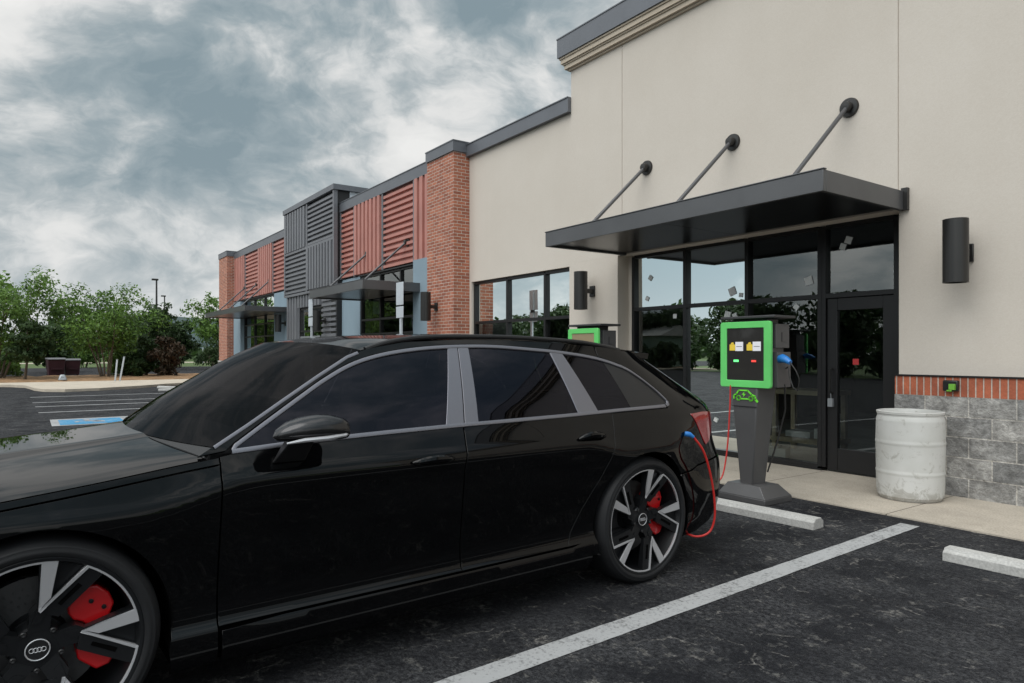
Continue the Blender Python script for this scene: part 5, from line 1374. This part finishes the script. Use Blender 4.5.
T(128, -78, 4.4, 2.4, 20, 'green tree far behind the crape myrtle with blossom', lm='leaf1', n=4200, bare=.15)
def Sh(u, X, h, rad, seed, label, **kw):
    x, y = at(u, X); return shrub(x, y, h, rad, seed, label, **kw)
Sh(146, -44.5, 2.3, 1.25, 31, 'large dark green shrub left of the reddish one', n=2600)
Sh(168, -43.5, 2.3, 1.15, 32, 'large reddish shrub at the right end of the mulch bed', lm='leaf3', n=2600)
Sh(132, -43.8, 1.3, .95, 33, 'low dark shrub beside the crape myrtle stems')
Sh(2, -46, 1.6, 1.4, 34, 'bright low shrub at the left edge under the crape myrtle', lm='leaf1')
Sh(122, -45.5, 2.0, 1.0, 35, 'bright green shrub directly behind the crape myrtle stems', lm='leaf1')
Sh(213, -63, 2.6, 1.5, 36, 'dark shrub low against the far brick pier', n=2200)
# bins, posts, lamps
def bin_(u, X, w_, h, label):
    x, y = at(u, X); o = thing('wheeled_bin', label, 'bin', (x, y, 0), R(6), 'maroon wheeled bins')
    mm = MATS.get('maroon_plastic') or mat('maroon_plastic', (.050, .014, .022), .5, var=.2, vscale=3)
    b = MB(); d = w_*.55; b.hexa([(-d*.8, -w_*.42, .08), (d*.8, -w_*.42, .08), (d*.8, w_*.42, .08), (-d*.8, w_*.42, .08)], [(-d, -w_*.5, h-.1), (d, -w_*.5, h-.1), (d, w_*.5, h-.1), (-d, w_*.5, h-.1)]); b.build('bin_body', mm, o, bevel=.03)
    b = MB(); b.hexa([(-d-.04, -w_*.53, h-.098), (d+.06, -w_*.53, h-.098), (d+.06, w_*.53, h-.098), (-d-.04, w_*.53, h-.098)], [(-d-.02, -w_*.51, h), (d-.1, -w_*.51, h), (d-.1, w_*.51, h), (-d-.02, w_*.51, h)]); b.build('lid', MATS.get('grey_lid') or mat('grey_lid', (.14, .14, .15), .5), o, bevel=.02)
    for sg in (-1, 1):
        b = MB(); b.lathe([(0, -.03), (.1, -.03), (.1, .03), (0, .03)], (-d*.7, sg*w_*.42, .1), 14, 'y'); b.build('wheel', M['rubber'], o)
    b = MB(); b.box(d*.92, d*.985+.03, -w_*.3, w_*.3, h*.38, h*.46); b.build('grip', mm, o)
bin_(55.5, -49, .88, 1.12, 'maroon wheeled bin with a grey lid, left one of the two')
bin_(71.5, -49.5, .82, 1.06, 'maroon wheeled bin with a grey lid, right one of the two')
def bollard(u, X, h, tilt, label):
    x, y = at(u, X); o = thing('marker_post', label, 'post', (x, y, .10), 0, 'slim grey posts by the kerb'); o.rotation_euler = (R(tilt), 0, 0)
    b = MB(); b.box(-.03, .03, -.033, .033, 0, h); b.build('post', M['signwhite'], o, bevel=.01); b = MB(); b.box(-.036, .036, -.04, .04, h+.001, h+.03); b.build('post_cap', M['greypost'], o)
bollard(115, -36.9, 1.0, -5, 'short grey post leaning right, left one of the kerb pair')
bollard(119.8, -36.9, 1.14, -9, 'taller grey post, right one of the kerb pair')
x, y = at(62.5, -38.6); o = thing('utility_cover', 'small grey utility hood in the mulch below the bins', 'utility box', (x, y, .12))
b = MB(); b.hexa([(-.22, -.19, 0), (.22, -.19, 0), (.22, .19, 0), (-.22, .19, 0)], [(-.12, -.1, .28), (.12, -.1, .28), (.12, .1, .28), (-.12, .1, .28)]); b.build('hood', M['greypost'], o, bevel=.05)
b = MB(); b.box(.10, .17, -.06, .06, .05, .16); b.build('hatch', M['stgrey'], o)
x, y = at(203, -95); o = thing('marker_post', 'white post on the far lawn left of the end brick pier', 'post', (x, y, -.03))
b = MB(); b.lathe([(.07, 0), (.07, 2.0), (.0, 2.05)], (0, 0, 0), 10); b.build('post', M['signwhite'], o)
def pole(u, X, h, label):
    x, y = at(u, X); o = thing('street_lamp', label, 'street lamp', (x, y, -.03), 0, 'tall car park lamps')
    b = MB(); b.lathe([(.16, 0), (.13, h*.3), (.09, h)], (0, 0, 0), 10); b.build('pole', M['lamp'], o, smooth=True)
    b = MB(); b.box(-.22, .22, -.5, .18, h+.001, h+.20); b.build('lamp_head', M['lamp'], o, bevel=.04)
    b = MB(); b.lathe([(.28, 0), (.28, .7), (.17, .75)], (0, 0, 0), 14); b.build('footing', M['stop'], o)
pole(156.5, -88, 9.7, 'tall dark lamp pole behind the crape myrtle with blossom')
pole(164.5, -120, 10.2, 'smaller farther lamp pole right of the tall dark one')

# far woods and hills
rg = random.Random(99); V = []; F = []
for i in range(16000):
    a = R(rg.uniform(150, 262)); d = rg.uniform(130, 190); x, y = d*math.cos(a), d*math.sin(a)
    hh = 5.5+3.0*math.sin(a*23)+2.2*math.sin(a*61+1)+1.0*math.sin(a*140); z = rg.random()**.8*max(hh, 2.0)
    nn = Vector((rg.gauss(0, 1), rg.gauss(0, 1), rg.gauss(0, 1))).normalized(); a_ = nn.orthogonal().normalized(); b_ = nn.cross(a_); s = .45+.6*rg.random(); p = Vector((x, y, z)); k = len(V)
    V += [p-a_*s, p-b_*s*.6, p+a_*s, p+b_*s*.6]; F.append((k, k+1, k+2, k+3))
me = bpy.data.meshes.new('far_woods'); me.from_pydata([tuple(v) for v in V], [], F); me.materials.append(M['leaf2'])
o = bpy.data.objects.new('far_woods', me); C.objects.link(o); tag(o, 'dark far woods closing the view beyond the road', 'woods', None, 'stuff')
M['hill'] = mat('hazed_far_hill', (.055, .085, .085), .95, var=.2, vscale=.02)  # distant haze is put into this bluish base colour
b = MB((-420, 60, 0))
b.grid(lambda u, v: (-380-160*u, lerp(-420, 300, v), -4+(math.sin(PI*u)**1.0)*(15+9*math.sin(v*11)+4*math.sin(v*29+1))), 10, 90)
tag(b.build('hills', M['hill'], smooth=True, angle=180), 'hills on the horizon with blue grey haze in their colour', 'hills', None, 'structure')
# pale far pavement and lawn bands beyond the drive
sheet('far_road', [(-112, -70), (-104, -70), (-104, 60), (-112, 60)], -.01, M['farwalk'], label='pale far pavement beyond the lawn', cat='road')

# ------------------------------------------------------------------ the other side of the car park (mirrored in the glass)
src = []
for i, (x, y, h, rad, sd) in enumerate([(-26, -30, 5.6, 3.6, 41), (-41, -30, 5.0, 3.4, 42)]):
    src.append(tree(x, y, h, rad, sd, ['broad tree across the car park, first of the row', 'airy tree across the car park, second of the row'][i], lm='leaf2', n=5200, size=.24, bare=.15, group='trees across the car park', name='roadside_tree'))
for i, (x, y, rz, sc_) in enumerate([(-33, -29, 1.2, .95), (-49, -28, 2.0, 1.1), (-19, -28, .4, 1.0), (-57, -31, 3.0, 1.2), (-69, -33, 4.2, 1.0), (-12.5, -27, 5.0, .85), (-5, -29, 2.4, 1.0), (4, -28, 1.0, .95), (14, -30, 3.3, 1.1), (27, -32, 2.3, 1.1), (-53, -10, .7, 1.2), (-58, -17, 1.7, 1.25), (-62, -12, 3.7, 1.2), (-70, -20, 2.9, 1.3), (-82, -24, .2, 1.4)]):
    copy_thing(src[i % 2], (x, y, 0), rz, sc_, 'leafy tree in the row across the car park, mirrored in the glass')
def shed(x, y, label):
    o = thing('storage_shed', label, 'shed', (x, y, 0), 0)
    b = MB((0, 0, 0)); b.box(-3, 3, -2, 2, 0, 2.7); b.build('wall', mat('pale_green_siding', (.22, .32, .25), .7, var=.1), o)
    b = MB((0, 0, 0)); b.prism([(-2.3, 2.7), (2.3, 2.7), (0, 3.6)], 'x', -3.3, 3.3); b.build('roof', M['stop'], o)
    b = MB((0, 0, 0)); b.box(-.6, .6, 2.005, 2.06, 0, 2.1); b.build('door', M['frame'], o)
shed(-42, -28, 'pale green shed across the car park')
hs = shrub(-20, -25.3, 1.9, 1.5, 61, 'dense dark hedge shrub added out of view to darken the pane reflections', n=2200, size=.16, group='added hedge across the car park', z=0.0)  # hedge added out of view: darkens the lower pane reflections, covers the grass
for i, x in enumerate((-23, -26, -29, -32, -35, -38, -41, -44, -47, -17, -14, -11, -8, -5, -2)):
    copy_thing(hs, (x, -25.3+.3*math.sin(i*2.1), 0), i*1.3, (1, 1, .8+.4*abs(math.sin(i*1.7))), 'dense dark hedge shrub added out of view to darken the pane reflections')
